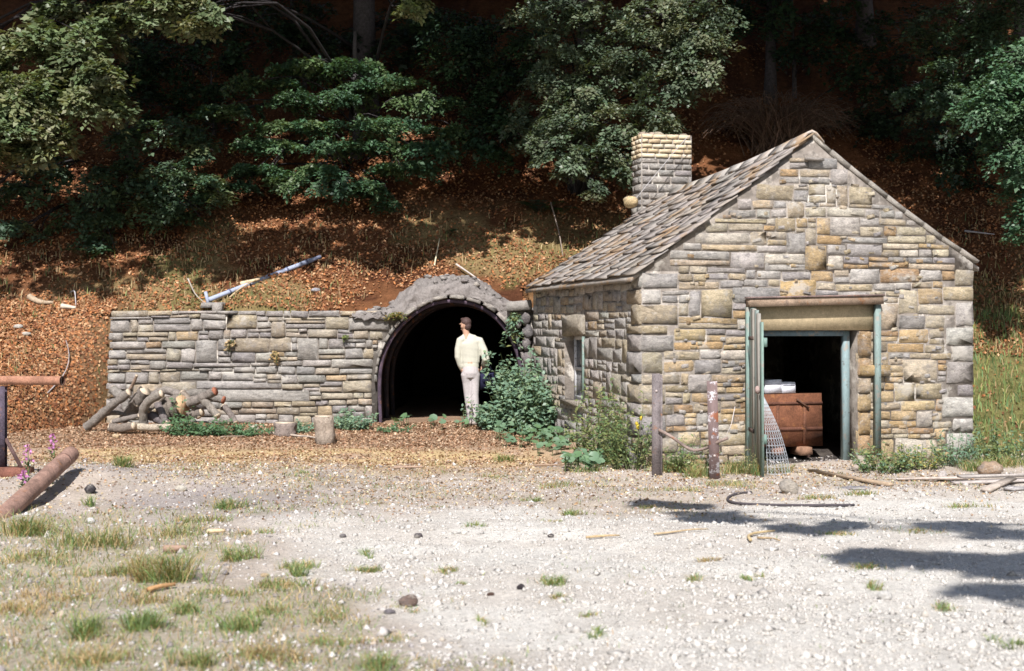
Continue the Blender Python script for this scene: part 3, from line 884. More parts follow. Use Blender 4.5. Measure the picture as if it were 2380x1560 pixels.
n = len(ar); V = []; F = []
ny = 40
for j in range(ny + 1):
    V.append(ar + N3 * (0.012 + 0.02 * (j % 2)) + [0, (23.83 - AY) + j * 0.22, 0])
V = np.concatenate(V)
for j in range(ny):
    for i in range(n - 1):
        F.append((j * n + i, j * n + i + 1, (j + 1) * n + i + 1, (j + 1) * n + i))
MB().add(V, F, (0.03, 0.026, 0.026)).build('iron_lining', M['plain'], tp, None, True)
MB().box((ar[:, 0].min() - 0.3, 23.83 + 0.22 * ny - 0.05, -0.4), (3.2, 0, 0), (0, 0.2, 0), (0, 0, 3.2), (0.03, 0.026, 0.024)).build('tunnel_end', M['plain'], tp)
# concrete cap: front face from the arch up to the mound outline, then back into the hill
out_px = [(815, 728), (850, 722), (893, 716), (918, 701), (945, 672), (970, 657), (1000, 647), (1040, 642), (1080, 645), (1112, 655), (1145, 676), (1178, 698), (1205, 708), (1236, 716)]
outl = smooth_curve(np.array([P(x, y, 23.75) for x, y in out_px]), 41)
inn_px = [(822, 738), (858, 738), (900, 738), (925, 745), (942, 738), (972, 714), (1012, 694), (1045, 690), (1085, 693), (1133, 709), (1160, 730), (1185, 752), (1208, 742), (1236, 738)]
innl = smooth_curve(np.array([P(x, y, 23.75) for x, y in inn_px]), 41)
rows = []
r6 = np.random.default_rng(71)
for k, (f, y, up) in enumerate([(0, 24.2, 0), (0, 23.70, 0), (0.3, 23.70, 0), (0.55, 23.71, 0), (0.72, 23.76, 0), (0.74, 23.86, 0.0), (0.9, 23.98, 0.0), (1.0, 24.2, 0), (1.0, 24.55, 0.03), (1.0, 24.95, 0.06), (1.0, 25.3, -0.12)]):
    p = innl * (1 - f) + outl * f
    p = p * [y / 23.75, 1, 1]; p[:, 1] = y; p[:, 2] = EYE + (p[:, 2] - EYE) * 1.0 + up
    p = p + r6.normal(0, 0.016, p.shape) * [1, 1, 1]
    rows.append(p)
RW = np.array(rows)
def refine(Q, k):
    n0 = len(Q); u = np.linspace(0, n0 - 1, (n0 - 1) * k + 1); i = np.minimum(u.astype(int), n0 - 2); f = (u - i)[:, None, None]
    return Q[i] * (1 - f) + Q[i + 1] * f
RW = refine(RW, 3); RW = refine(RW.transpose(1, 0, 2), 3).transpose(1, 0, 2)
dn_ = (fbm(RW[..., 0] * 6, (RW[..., 1] + RW[..., 2]) * 6, 50, 4) - .5) * .24 + r6.normal(0, .014, RW.shape[:2])
RW[3:, :, 2] += dn_[3:] * .6; RW[3:, :, 1] -= np.abs(dn_[3:]) * .5
rows = list(RW)
m = len(rows[0])
V = np.concatenate(rows)
F = [(k * m + i, k * m + i + 1, (k + 1) * m + i + 1, (k + 1) * m + i) for k in range(len(rows) - 1) for i in range(m - 1)]
MB().add(V, F, (0.30, 0.27, 0.255)).build('concrete_cap', M['concrete'], tp)
rub = MB()
for k in range(190):
    i, j = r6.integers(len(RW)), r6.integers(4, m - 4)
    if i < 12: continue
    q = RW[i, j]; z_ = r6.uniform(.02, .06)
    rub.ball(q + r6.normal(0, .01, 3), (z_ * 1.3, z_, z_ * .6), 6, 4, cj([(0.30, 0.27, 0.25), (0.38, 0.34, 0.30), (0.24, 0.22, 0.21)][k % 3], .1, r6), .15)
rub.build('cap_rubble', M['stone'], tp)['kind'] = 'stuff'
# stones set along the arch
for i in range(5, 34):
    p = (ar[i] + ar[i + 1]) / 2; tn = ar[i + 1] - ar[i]; w = np.linalg.norm(tn); tn /= w
    if 13 < i < 27:
        if i % 2: continue
        w *= 2; hgt, cc = r6.uniform(0.05, 0.09), (0.37, 0.335, 0.30)
    elif i <= 13: hgt, cc = r6.uniform(.035, .07), (0.33, 0.30, 0.27)
    else:
        hgt, cc = 0.07, (0.26, 0.235, 0.22)
    nn = np.array([-tn[2], 0, tn[0]]); nn *= 1 if nn.dot(N3[i]) > 0 else -1
    Vl, F4, F3 = stone_geo(w * 0.9, hgt, 0.16, r=r6)
    Vw = p * [1, 0, 1] + np.array([0, 23.70 + r6.uniform(0.0, 0.03), 0]) + nn * (hgt / 2 + 0.012) + np.outer(Vl[:, 0], tn) + np.outer(0.08 - Vl[:, 1], [0, 1, 0]) + np.outer(Vl[:, 2], nn)
    obj('arch_stone', Vw, [F4, F3], M['stone'], tp, cj(cc, 0.1, r6))
# right haunch: flat slab and dark broken stones beside the hut
MB().box(P(1178, 722, 23.5), (0.42, 0.02, 0.02), (0, 0.5, 0), (0, 0, 0.13), (0.40, 0.37, 0.34), 0.015).build('slab_stone', M['concrete'], tp)
for (x, y, s) in ((1222, 742, .12), (1226, 770, .13), (1224, 800, .12), (1227, 835, .13), (1226, 870, .12), (1227, 905, .13), (1226, 945, .14), (1226, 985, .15), (1205, 752, .09)):
    MB().ball(P(x, y, 23.62), (s * r6.uniform(.6, .8), .14, s), 7, 5, cj((0.19, 0.17, 0.17), 0.15, r6), 0.12).build('haunch_stone', M['stone'], tp)
MB().box(P(1219, 1000, 23.7), (0.2, 0, 0), (0, 0.4, 0), (0, 0, 2.0), (0.16, 0.145, 0.13)).build('haunch_core', M['mortar'], tp)
# concrete block stub on the wall head
MB().box(P(470, 724, 23.95), (0.40, 0, 0), (0, 0.3, 0), (0, 0, 0.13), (0.36, 0.335, 0.31), 0.012).box(P(494, 728, 23.78), (0.16, 0, 0), (0, 0.2, 0), (0, 0, 0.2), (0.38, 0.35, 0.32), 0.008)
mb = MB(); mb.box(P(466, 716, 24.0), (0.38, 0, 0), (0, 0.3, 0), (0, 0, 0.09), (0.36, 0.335, 0.31), 0.012); mb.box(P(493, 727, 23.78), (0.15, 0, 0), (0, 0.21, 0), (0, 0, 0.17), (0.38, 0.35, 0.32), 0.008)
tag(mb.build('concrete_block', M['concrete']), 'grey block on top of the retaining wall below the long pole', 'block')

# ------------------------------------------------------------------ foliage tools
def norm(v): return v / (np.linalg.norm(v, axis=-1, keepdims=True) + 1e-9)
def leaf_quads(pos, nn, dd, L, Wd, cols, fold=0.12):
    s = np.cross(nn, dd)
    L = np.asarray(L)[:, None]; Wd = np.asarray(Wd)[:, None]
    mid = pos + dd * L * 0.45
    V = np.stack([pos, mid + s * Wd * 0.5 + nn * L * fold, pos + dd * L, mid - s * Wd * 0.5 + nn * L * fold], 1)
    n = len(pos)
    return V.reshape(-1, 3), np.arange(4 * n).reshape(n, 4), np.repeat(cols, 4, 0)
def spray_leaves(C, O, rs, nl, leaf, pal, r, flat=0.12, droop=0.35, tilt=0.45, ratio=0.62):
    n = len(C); idx = np.repeat(np.arange(n), nl); m = len(idx)
    N = norm(np.array([0, 0, 1.0]) + tilt * O + r.normal(0, 0.22, (n, 3)))
    T = norm(O - (O * N).sum(1)[:, None] * N); B = np.cross(N, T)
    rad = np.sqrt(r.random(m)); th = r.uniform(0, 2 * math.pi, m)
    # lobed outline so that the spray frays into fingers
    lob = 0.72 + 0.28 * np.cos(th * r.integers(3, 6, n)[idx] + r.uniform(0, 6, n)[idx])
    ax = rad * np.cos(th) * lob; by = rad * np.sin(th) * 0.8 * lob
    R = rs[idx]
    pos = C[idx] + T[idx] * (ax * R)[:, None] + B[idx] * (by * R)[:, None] + N[idx] * (r.normal(0, flat, m) * R)[:, None]
    pos[:, 2] -= droop * rad ** 2 * R
    ln = norm(N[idx] + 0.35 * A3(SUN) + r.normal(0, 0.45, (m, 3)))
    ld = norm(T[idx] * np.cos(th)[:, None] + B[idx] * np.sin(th)[:, None] + r.normal(0, 0.55, (m, 3)))
    ld = norm(ld - (ld * ln).sum(1)[:, None] * ln)
    L = leaf * np.clip(r.lognormal(0.0, 0.32, m), .45, 1.9)
    pal = np.asarray(pal)
    base = pal[r.integers(len(pal), size=n)][idx]
    col = base * (1 + r.normal(0, 0.13, n))[idx][:, None] * (1 + r.normal(0, 0.16, m))[:, None] * (1 + r.normal(0, 0.05, (m, 3)))
    return leaf_quads(pos, ln, ld, L, L * ratio, np.clip(col, 0.003, 0.6))
def ell_sprays(blobs, r, shell=0.45):
    C, O, S = [], [], []
    for (c, rad, n, sz) in blobs:
        d = norm(r.normal(0, 1, (n, 3))); k = r.uniform(shell, 1, n) ** 0.7
        p = d * k[:, None] * rad + c
        o = norm(d / np.asarray(rad) * [1, 1, 0.5] + [0, 0, -0.08])
        C.append(p); O.append(o); S.append(np.full(n, sz) * r.uniform(0.7, 1.3, n))
    return np.concatenate(C), np.concatenate(O), np.concatenate(S)
def cat(parts):
    V, F, C = [], [], []; n = 0
    for v, f, c in parts:
        V.append(v); F.append(f + n); C.append(c); n += len(v)
    return np.concatenate(V), np.concatenate(F), np.concatenate(C)
def limb(mb, p0, p1, r0, r1, r, sag=0.15, n=6, col=(0.1, 0.09, 0.085), sides=6):
    p0, p1 = A3(p0), A3(p1)
    d = np.linalg.norm(p1 - p0); t = np.linspace(0, 1, n)
    pts = p0 + np.outer(t, p1 - p0) + np.outer(np.sin(t * math.pi), r.normal(0, 0.06 * d, 3) + [0, 0, sag * d])
    mb.tube(pts, np.linspace(r0, r1, n), sides, col)
    return pts
BEECH = [(0.135, 0.165, 0.080), (0.155, 0.175, 0.085), (0.115, 0.155, 0.075), (0.175, 0.185, 0.10)]
BLUEG = [(0.070, 0.115, 0.068), (0.060, 0.105, 0.062), (0.085, 0.130, 0.078), (0.075, 0.120, 0.060)]
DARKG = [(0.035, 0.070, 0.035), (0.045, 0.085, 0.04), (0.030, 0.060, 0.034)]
BARK = (0.105, 0.095, 0.10)

# unseen canopy shaped to shade the wood: sprays placed above the slope between it and the sun, shared out among the trees
r7 = np.random.default_rng(81)
def cover(px, Y):
    """chance that a slope point gets a shading spray above it"""
    c = np.zeros(len(px))
    for (x0, x1, bands) in (
        (-1500, 400, ((25.1, 25.3, .6), (25.3, 28.9, .04), (28.9, 99, 1))),
        (400, 610, ((25.7, 26.3, 1), (26.3, 28.9, .05), (28.9, 99, 1))),
        (610, 1090, ((26.0, 26.5, .7), (26.5, 30.4, .06), (30.4, 99, 1))),
        (1090, 1180, ((26.8, 99, 1),)),
        (1180, 1670, ((27.0, 29.5, .04), (29.5, 99, 1))),
        (1670, 1985, ((27.6, 29.3, .32), (29.3, 99, 1))),
        (1985, 2250, ((25.7, 26.1, .8), (26.1, 28.9, .08), (28.9, 99, 1))),
        (2250, 4500, ((25.2, 99, 1),))):
        for (y0, y1, v) in bands:
            c = np.where((px >= x0) & (px < x1) & (Y >= y0) & (Y < y1), v, c)
    return c
n = 9000
sx = r7.uniform(-17, 17, n); sy = r7.uniform(25.0, 47, n)
keep = r7.random(n) < cover(CXP + sx / sy * FD, sy)
sx, sy = sx[keep], sy[keep]
kk = 6.6 + r7.uniform(0, 3.2, len(sx))
CAN = np.stack([sx, sy, hill_base(sx, sy)], 1) + np.outer(kk, A3(SUN))
vis = (CAN[:, 2] - EYE) / CAN[:, 1] * FD < HOR + 40       # keep these above the view
CAN[vis, 2] = EYE + (HOR + 60) / FD * CAN[vis, 1] + 0.3

def tree(name, label, base, top, r0, blobs, pal, nl, leaf, r, canopy=None, group='trees on the hillside', droop=0.35, lean=None, flat=0.12, crown_leaf=0.25):
    base, top = A3(base), A3(top)
    root = empty(name, base, label, 'tree', group)
    mb = MB()
    t = np.linspace(0, 1, 9)
    pts = base - [0, 0, 0.3] + np.outer(t, top - base) + np.outer(np.sin(t * 5), r.normal(0, 0.05, 3) * [1, 1, 0])
    rad = r0 * (1 - 0.75 * t); rad[0] *= 1.35
    mb.tube(pts, rad, 12, BARK, jit=0.03)
    parts = []
    if blobs:
        C, O, S = ell_sprays(blobs, r)
        parts.append(spray_leaves(C, O, S, nl, leaf, pal, r, droop=droop, flat=flat))
        for (c, rad_, nn, sz) in blobs:
            k = np.clip((c[2] - base[2]) / (top[2] - base[2] + 1e-6), 0.12, 0.9)
            p0 = pts[int(k * 8)]
            lp = limb(mb, p0, c, min(.045, r0 * 0.2), 0.010, r, col=(0.05, 0.045, 0.047))
            for q in range(3):
                d = norm(r.normal(0, 1, 3)) * np.asarray(rad_) * 0.8
                limb(mb, lp[3], np.asarray(c) + d, 0.022, 0.006, r, 0.05, 4, (0.05, 0.045, 0.047), 4)
    if canopy is not None and len(canopy):
        o = norm(canopy - (top + [0, 0, 1])); o[:, 2] *= 0.3
        parts.append(spray_leaves(canopy, norm(o), r.uniform(0.6, 0.85, len(canopy)), 74, crown_leaf, pal, r, flat=0.2))
        for q in range(0, len(canopy), 14):
            limb(mb, pts[min(8, 6 + q // 14 % 3)], canopy[q], 0.06, 0.01, r, 0.03, 5, BARK, 5)
    mb.build('trunk', M['bark'], root, base)
    if parts:
        V, F, C = cat(parts)
        obj('crown', V, [F], M['leaf'], root, C, base)
    return root

def B(px, py, Y, rx, ry, rz, n, sz):
    return (A3(P(px, py, Y)), np.array([rx, ry, rz]), n, sz)
def share(lo, hi):
    m = (CAN[:, 0] >= lo) & (CAN[:, 0] < hi)
    return CAN[m]
def hb(X, Y): return (X, Y, float(hill_z(X, Y)))

# 1 the pale beech whose boughs hang in from the side, near the wall's open end
tree('beech_tree', 'beech with big pale sunlit boughs hanging above the open end of the wall', hb(-10.8, 27.5), (-10.2, 26.5, 14), 0.22,
     [B(60, 130, 25.0, .75, .7, .45, 16, .38), B(200, 150, 24.8, .55, .6, .5, 14, .36), B(150, 215, 24.6, .85, .7, .42, 22, .38), B(210, 235, 24.4, .55, .5, .35, 12, .34),
      B(60, 290, 24.4, .75, .6, .38, 18, .36), B(180, 90, 25.2, .6, .6, .35, 11, .36), B(30, 350, 24.6, .5, .5, .22, 8, .32), B(110, 335, 24.6, .4, .5, .22, 7, .3), B(215, 60, 25.6, .7, .6, .3, 10, .35), B(-80, 200, 25, .8, .8, 1.2, 22, .4), B(20, 220, 24.5, .6, .6, .4, 14, .36), B(250, 180, 24.6, .4, .5, .35, 10, .32), B(100, 90, 25, .6, .6, .25, 8, .34), B(30, 310, 24.3, .6, .5, .25, 10, .34), B(270, 30, 25.8, .5, .5, .3, 8, .34), B(150, 20, 25.8, .6, .5, .25, 7, .34)],
     BEECH, 150, 0.102, np.random.default_rng(101), share(-17, -8.6), droop=0.45)
# 2 dim young beech under it
tree('young_beech', 'thin shaded young beech with loose dim sprays behind the log pile wall', hb(-7.6, 27.9), (-7.3, 27.2, 6.2), 0.08,
     [B(400, 300, 26.6, .65, .6, .22, 12, .36), B(300, 330, 26.8, .4, .5, .3, 8, .3), B(430, 400, 26.3, .6, .5, .25, 13, .33), B(500, 440, 26.2, .45, .5, .25, 10, .3), B(380, 480, 26.2, .5, .5, .28, 13, .3),
      B(440, 490, 26.1, .45, .5, .2, 9, .28), B(230, 430, 26.4, .45, .5, .45, 10, .32), B(180, 510, 26.3, .5, .5, .25, 8, .3), B(60, 460, 26.6, .6, .5, .25, 9, .3), B(260, 480, 26.2, .3, .4, .4, 8, .28), B(120, 400, 26.8, .5, .5, .3, 8, .3), B(320, 400, 26.5, .5, .5, .3, 10, .3), B(360, 440, 26.3, .5, .5, .25, 10, .3), B(480, 350, 26.6, .45, .5, .25, 8, .3), B(30, 540, 26.2, .6, .5, .2, 8, .3), B(240, 560, 26.0, .4, .4, .2, 6, .26)],
     BLUEG + BEECH[:1], 130, 0.074, np.random.default_rng(102), None)
# 3 wide layered evergreen
tree('hornbeam', 'wide dome of dark layered foliage standing before the thick bare trunk', hb(-3.2, 29.0), (-3.1, 28.5, 8.0), 0.13,
     [B(740, 150, 28.5, 1.3, 0.81, .06, 26, .36), B(610, 190, 28.2, 0.8, 0.50, .06, 14, .36), B(890, 190, 28.1, 1.0, 0.62, .06, 18, .36), B(740, 225, 27.9, 1.2, 0.74, .06, 20, .36), B(990, 235, 27.8, 0.7, 0.43, .06, 12, .36), B(540, 255, 27.9, 0.7, 0.43, .06, 11, .36), B(680, 290, 27.5, 0.9, 0.56, .06, 15, .36), B(880, 285, 27.4, 0.9, 0.56, .06, 14, .36), B(1030, 300, 27.2, 0.5, 0.31, .06, 9, .36), B(830, 335, 27.1, 1.0, 0.62, .06, 20, .36), B(1000, 340, 27.0, 0.5, 0.31, .06, 10, .36), B(600, 330, 27.3, 0.7, 0.43, .06, 11, .36), B(930, 385, 26.9, 0.7, 0.43, .06, 14, .36), B(760, 395, 26.9, 0.6, 0.37, .06, 11, .36), B(600, 390, 27.0, 0.65, 0.40, .06, 11, .36), B(810, 430, 26.7, 0.75, 0.46, .06, 18, .36), B(670, 415, 26.8, 0.5, 0.31, .06, 9, .36), B(540, 430, 26.9, 0.5, 0.31, .06, 8, .36), B(890, 470, 26.5, .2, .3, .2, 4, .24)],
     [(0.060, 0.120, 0.062), (0.072, 0.132, 0.066), (0.052, 0.105, 0.058), (0.095, 0.145, 0.062)], 190, 0.066, np.random.default_rng(103), None, droop=0.42, flat=0.05)
# 4 thick trunk tree behind
tree('tall_tree', 'tall tree with a thick bare grey trunk rising behind the dark dome of foliage', hb(-3.15, 30.3), (-3.3, 30.6, 19), 0.27,
     [B(420, 20, 24.6, .62, .5, .28, 13, .34), B(470, 45, 24.4, .35, .4, .22, 7, .3), B(360, 25, 24.6, .4, .4, .25, 6, .3), B(940, 2, 24.8, .35, .4, .16, 5, .28), B(400, -60, 25, .9, .8, .5, 14, .4)],
     BEECH, 150, 0.085, np.random.default_rng(104), share(-8.6, -1.2))
# 5 bluish beech above the portal and chimney
tree('broad_beech', 'broad beech with drooping grey green boughs beside the chimney', hb(1.3, 28.2), (1.5, 27.6, 11), 0.18,
     [B(1560, 40, 25.8, 1.0, .8, .5, 26, .36), B(1400, 60, 26.2, .9, .7, .4, 18, .36), B(1620, 130, 25.4, .65, .6, .4, 18, .32), B(1500, 120, 25.8, .9, .7, .35, 20, .34), B(1400, 180, 26.0, .7, .6, .35, 16, .33), B(1560, 190, 25.5, .6, .6, .4, 16, .32),
      B(1330, 280, 25.8, .65, .6, .35, 15, .32), B(1430, 290, 25.6, .8, .6, .4, 20, .32), B(1520, 270, 25.5, .5, .5, .35, 12, .3), B(1290, 350, 25.3, .5, .5, .25, 13, .28), B(1370, 370, 25.2, .6, .5, .28, 17, .28), B(1430, 400, 25.2, .35, .4, .3, 10, .26),
      B(1250, 270, 26.2, .6, .6, .3, 10, .3), B(1290, 160, 26.6, .7, .7, .4, 12, .34), B(1660, 20, 25.6, .4, .5, .3, 8, .3), B(1500, 360, 25.6, .35, .4, .4, 8, .26), B(1375, 440, 25.2, .15, .3, .2, 3, .2), B(1300, 30, 26.4, .8, .7, .4, 16, .36), B(1330, 110, 26.2, .7, .6, .35, 14, .34), B(1250, 210, 26.4, .6, .6, .3, 10, .32), B(1230, 330, 25.6, .4, .5, .25, 8, .28), B(1340, 220, 25.9, .6, .5, .3, 12, .32), B(1650, 170, 25.3, .35, .4, .25, 8, .28), B(1620, 60, 25.5, .6, .5, .4, 14, .32)],
     [(0.115, 0.145, 0.088), (0.095, 0.130, 0.080), (0.135, 0.155, 0.092), (0.082, 0.115, 0.072)], 165, 0.066, np.random.default_rng(105), share(-1.2, 3.6), droop=0.45)
# 6 dim foliage in the gap
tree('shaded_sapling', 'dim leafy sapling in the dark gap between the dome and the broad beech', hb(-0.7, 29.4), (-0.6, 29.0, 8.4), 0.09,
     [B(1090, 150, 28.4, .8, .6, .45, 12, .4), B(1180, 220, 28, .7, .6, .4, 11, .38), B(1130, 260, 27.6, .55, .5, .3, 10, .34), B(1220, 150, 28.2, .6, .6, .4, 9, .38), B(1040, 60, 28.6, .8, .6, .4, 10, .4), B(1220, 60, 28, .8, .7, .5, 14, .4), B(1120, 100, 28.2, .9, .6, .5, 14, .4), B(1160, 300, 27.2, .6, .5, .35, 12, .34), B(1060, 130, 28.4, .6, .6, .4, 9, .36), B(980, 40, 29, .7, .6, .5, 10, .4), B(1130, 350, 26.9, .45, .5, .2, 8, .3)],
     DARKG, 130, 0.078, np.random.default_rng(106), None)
# 7 tree beyond the hut's far slope
tree('shady_tree', 'shaded tree with drooping blue green boughs beyond the hut roof', hb(10.2, 28.5), (9.9, 28, 15), 0.2,
     [B(2240, 40, 25.4, .6, .6, .45, 15, .34), B(2290, 110, 25.2, .5, .5, .4, 12, .32), B(2200, 170, 25.2, .5, .5, .35, 12, .3), B(2170, 225, 25.0, .5, .5, .28, 13, .28), B(2110, 215, 25.2, .25, .3, .15, 4, .24), B(2250, 240, 24.9, .5, .5, .3, 13, .28),
      B(2180, 70, 25.8, .5, .5, .35, 7, .32), B(2330, 30, 25.2, .5, .5, .35, 12, .32), B(2290, 190, 25.2, .4, .4, .3, 9, .28), B(2290, 300, 24.9, .35, .4, .35, 8, .28)],
     BLUEG, 150, 0.068, np.random.default_rng(107), share(3.6, 8.2))
# 8 sunlit ash at the edge
tree('leafy_tree', 'bright sunlit tree whose leafy edge hangs down past the hut gable', hb(9.9, 22.6), (9.6, 22.4, 9.5), 0.15,
     [B(2370, 140, 21.8, .5, .5, .4, 16, .32), B(2330, 200, 21.7, .42, .5, .35, 14, .3), B(2290, 255, 21.6, .5, .4, .2, 13, .26), B(2370, 260, 21.6, .5, .5, .4, 16, .3), B(2350, 340, 21.6, .35, .4, .35, 12, .28), B(2380, 420, 21.7, .3, .4, .5, 12, .28), B(2370, 520, 21.8, .18, .3, .3, 5, .22), B(2430, 300, 21.8, .5, .5, 1.4, 26, .34), B(2300, 330, 21.7, .15, .2, .2, 3, .22)],
     [(0.075, 0.145, 0.078), (0.090, 0.155, 0.085), (0.065, 0.13, 0.072)], 170, 0.06, np.random.default_rng(108), share(8.2, 17), droop=0.5)
tree('dark_fill_bush', 'added dark leafy bush deepening the shade behind the young beech', hb(-6.3, 29.8), (-6.2, 29.6, 7.4), 0.06,  # these bushes are added with very dark leaves to blacken the wood
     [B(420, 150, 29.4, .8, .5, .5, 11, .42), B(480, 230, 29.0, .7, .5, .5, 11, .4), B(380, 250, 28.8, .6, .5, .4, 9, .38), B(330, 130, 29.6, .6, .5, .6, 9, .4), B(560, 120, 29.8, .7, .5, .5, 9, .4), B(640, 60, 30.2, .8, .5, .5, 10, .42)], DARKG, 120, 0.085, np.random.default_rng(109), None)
tree('dark_fill_bush', 'added dark leafy bush deepening the shade above the hut ridge and chimney', hb(6.2, 31.2), (6.1, 31.0, 9.6), 0.06,
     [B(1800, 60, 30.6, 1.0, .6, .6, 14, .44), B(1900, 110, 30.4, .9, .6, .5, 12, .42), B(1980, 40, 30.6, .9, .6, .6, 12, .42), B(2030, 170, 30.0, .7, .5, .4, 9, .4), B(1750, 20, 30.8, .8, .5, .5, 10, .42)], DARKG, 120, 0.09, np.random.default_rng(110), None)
tree('dark_fill_bush', 'added near black bush darkening the wood behind the thick bare trunk', hb(-4.6, 31.6), (-4.5, 31.4, 9.5), 0.06,
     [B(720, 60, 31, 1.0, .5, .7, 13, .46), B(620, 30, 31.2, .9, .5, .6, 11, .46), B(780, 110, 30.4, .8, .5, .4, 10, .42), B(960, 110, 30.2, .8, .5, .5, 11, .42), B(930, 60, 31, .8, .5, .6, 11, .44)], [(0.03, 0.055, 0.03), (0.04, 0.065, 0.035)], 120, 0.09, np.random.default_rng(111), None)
tree('dark_fill_bush', 'added near black bush deepening the shade beside the bright tree past the gable', hb(9.6, 30.2), (9.5, 30.0, 8.0), 0.06,
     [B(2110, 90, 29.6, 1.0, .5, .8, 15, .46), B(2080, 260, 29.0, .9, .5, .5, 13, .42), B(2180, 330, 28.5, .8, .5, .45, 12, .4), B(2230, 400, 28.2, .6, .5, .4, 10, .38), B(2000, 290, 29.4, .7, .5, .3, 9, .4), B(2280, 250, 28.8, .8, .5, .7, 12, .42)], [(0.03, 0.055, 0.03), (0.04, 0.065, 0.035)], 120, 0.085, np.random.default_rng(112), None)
tree('dark_fill_bush', 'added near black bush darkening the wood above the pale beech boughs by the wall end', hb(-9.2, 31.0), (-9.1, 30.8, 9), 0.06,
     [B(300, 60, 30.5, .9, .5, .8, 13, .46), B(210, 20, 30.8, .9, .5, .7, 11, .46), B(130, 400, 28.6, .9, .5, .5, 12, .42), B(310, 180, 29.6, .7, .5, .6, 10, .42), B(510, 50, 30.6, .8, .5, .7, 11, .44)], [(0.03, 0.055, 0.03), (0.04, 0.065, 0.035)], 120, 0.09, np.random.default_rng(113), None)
# slim stems in the dark wood
for (px, Y, w, lab) in ((690, 32, 0.05, 'thin pale sapling stem leaning in the dark wood'), (300, 33, 0.16, 'dark tree trunk half hidden beyond the pale beech boughs'), (1790, 31, 0.13, 'dark tree trunk in deep shade above the hut ridge'), (2010, 33, 0.2, 'thick shaded trunk deep in the wood beyond the hut gable')):
    X = (px - CXP) / FD * Y; b0 = hb(X, Y)
    tree('bare_trunk', lab, b0, (b0[0] - 0.4 if w < .1 else b0[0] + .2, b0[1] + .3, b0[2] + 9), w, None, BLUEG, 1, .1, np.random.default_rng(int(px)))
# the tree beside the yard whose boughs shade the gravel
r8 = np.random.default_rng(91)
shade_c = []
for (px, py, ex, ey, n) in ((1545, 1180, .34, .5, 13), (1665, 1202, .34, .5, 13), (1850, 1228, .32, .34, 9), (1965, 1230, .30, .32, 9), (2080, 1296, .40, .45, 14), (2220, 1305, .42, .45, 15), (2360, 1318, .42, .42, 14), (2330, 1378, .5, .2, 8), (2200, 1225, .35, .18, 6), (2330, 1242, .4, .2, 7), (2480, 1300, .5, .6, 12)):
    p = on_ground(px, py)
    k = r8.uniform(13.0, 14.4)
    shade_c.append((p + A3(SUN) * k, np.array([ex * .95, ey * .9, 0.2]), max(5, int(n * .75)), 0.17))
tree('yard_tree', 'tree standing beside the yard whose boughs throw shade patches on the gravel', (9.5, -1.5, 0), (8.6, -.5, 12.5), 0.34, shade_c + [(np.array([8.6, -1.0, 12.5]), np.array([2.4, 2.2, 1.8]), 90, 0.7)], BLUEG, 70, 0.13, r8, None, group=None)

# bare brown bush on the slope
def twiggy(name, base, rx, h, n, col, label, r, rad=0.012):
    mb = MB(); base = A3(base)
    for i in range(n):
        th = r.uniform(0, math.pi * 2); rr = rx * math.sqrt(r.random())
        tip = base + [rr * math.cos(th), rr * math.sin(th) * 0.6, h * r.uniform(0.45, 1.0) * (1 - 0.35 * (rr / rx) ** 2)]
        s = base + [r.normal(0, rx * 0.12), r.normal(0, rx * 0.1), 0]
        t = np.linspace(0, 1, 6)
        pts = s + np.outer(t, tip - s) + np.outer(np.sin(t * math.pi) * 0.25 * h, [0, 0, 1]) + r.normal(0, 0.035, (6, 3)) * t[:, None] * 2
        pts[-1, 2] -= 0.2 * h * r.random()
        mb.tube(pts, np.linspace(rad, rad * 0.3, 6), 3, cj(col, 0.2, r), cap=False)
    return tag(mb.build(name, M['bark'], None, base), label, 'bush')
twiggy('dead_bush', hb(5.4, 29.0), 1.8, 1.5, 520, (0.20, 0.14, 0.105), 'mound of bare brown twigs in the shade above the hut ridge', np.random.default_rng(121))

# ------------------------------------------------------------------ fallen leaves, dry stems and grass on the hill
r9 = np.random.default_rng(131)
def scatter_leaves(X, Y, zf, L, pal, r, lift=0.02):
    n = len(X)
    e = 0.05
    z = zf(X, Y)
    nx = -(zf(X + e, Y) - z) / e; ny = -(zf(X, Y + e) - z) / e
    nn = norm(np.stack([nx, ny, np.ones(n)], 1) + r.normal(0, 0.55, (n, 3)))
    d = norm(r.normal(0, 1, (n, 3))); d = norm(d - (d * nn).sum(1)[:, None] * nn)
    l = L * r.uniform(0.6, 1.3, n)
    pal = np.asarray(pal)
    col = pal[r.integers(len(pal), size=n)] * (1 + r.normal(0, 0.2, n))[:, None]
    return leaf_quads(np.stack([X, Y, z + lift + r.random(n) * lift], 1) - d * l[:, None] * 0.5, nn, d, l, l * 0.65, np.clip(col, 0.01, 0.7), 0.2)
LIT = [(0.35, 0.165, 0.075), (0.40, 0.21, 0.105), (0.28, 0.125, 0.058), (0.22, 0.085, 0.04), (0.48, 0.30, 0.17), (0.16, 0.065, 0.035), (0.40, 0.165, 0.065), (0.27, 0.14, 0.075)]
n = 190000
Y = 19 + 14 * r9.random(n) ** 1.25; X = r9.uniform(-0.385, 0.385, n) * Y * 1.02
X[:30000] = r9.uniform(-9.6, -6.72, 30000); Y[:30000] = r9.uniform(19.6, 24.4, 30000)
hz = hill_z(X, Y); k = (hz > ground_z(X, Y) - 0.05) & (fbm(X * 1.3, Y * 1.3, 44, 3) + r9.normal(0, 0.10, n) > 0.34 + .18 * smooth(27, 31, Y))  # leaves thinned high up so that the deep wood falls darker
bx = (X > -9.6) & (X < -6.75) & (Y > 19.6) & (Y < 24.3)
k |= bx & (hz > ground_z(X, Y) - 0.05)
hu = (np.stack([X, Y], 1) - A) @ g; hv = (np.stack([X, Y], 1) - A) @ a
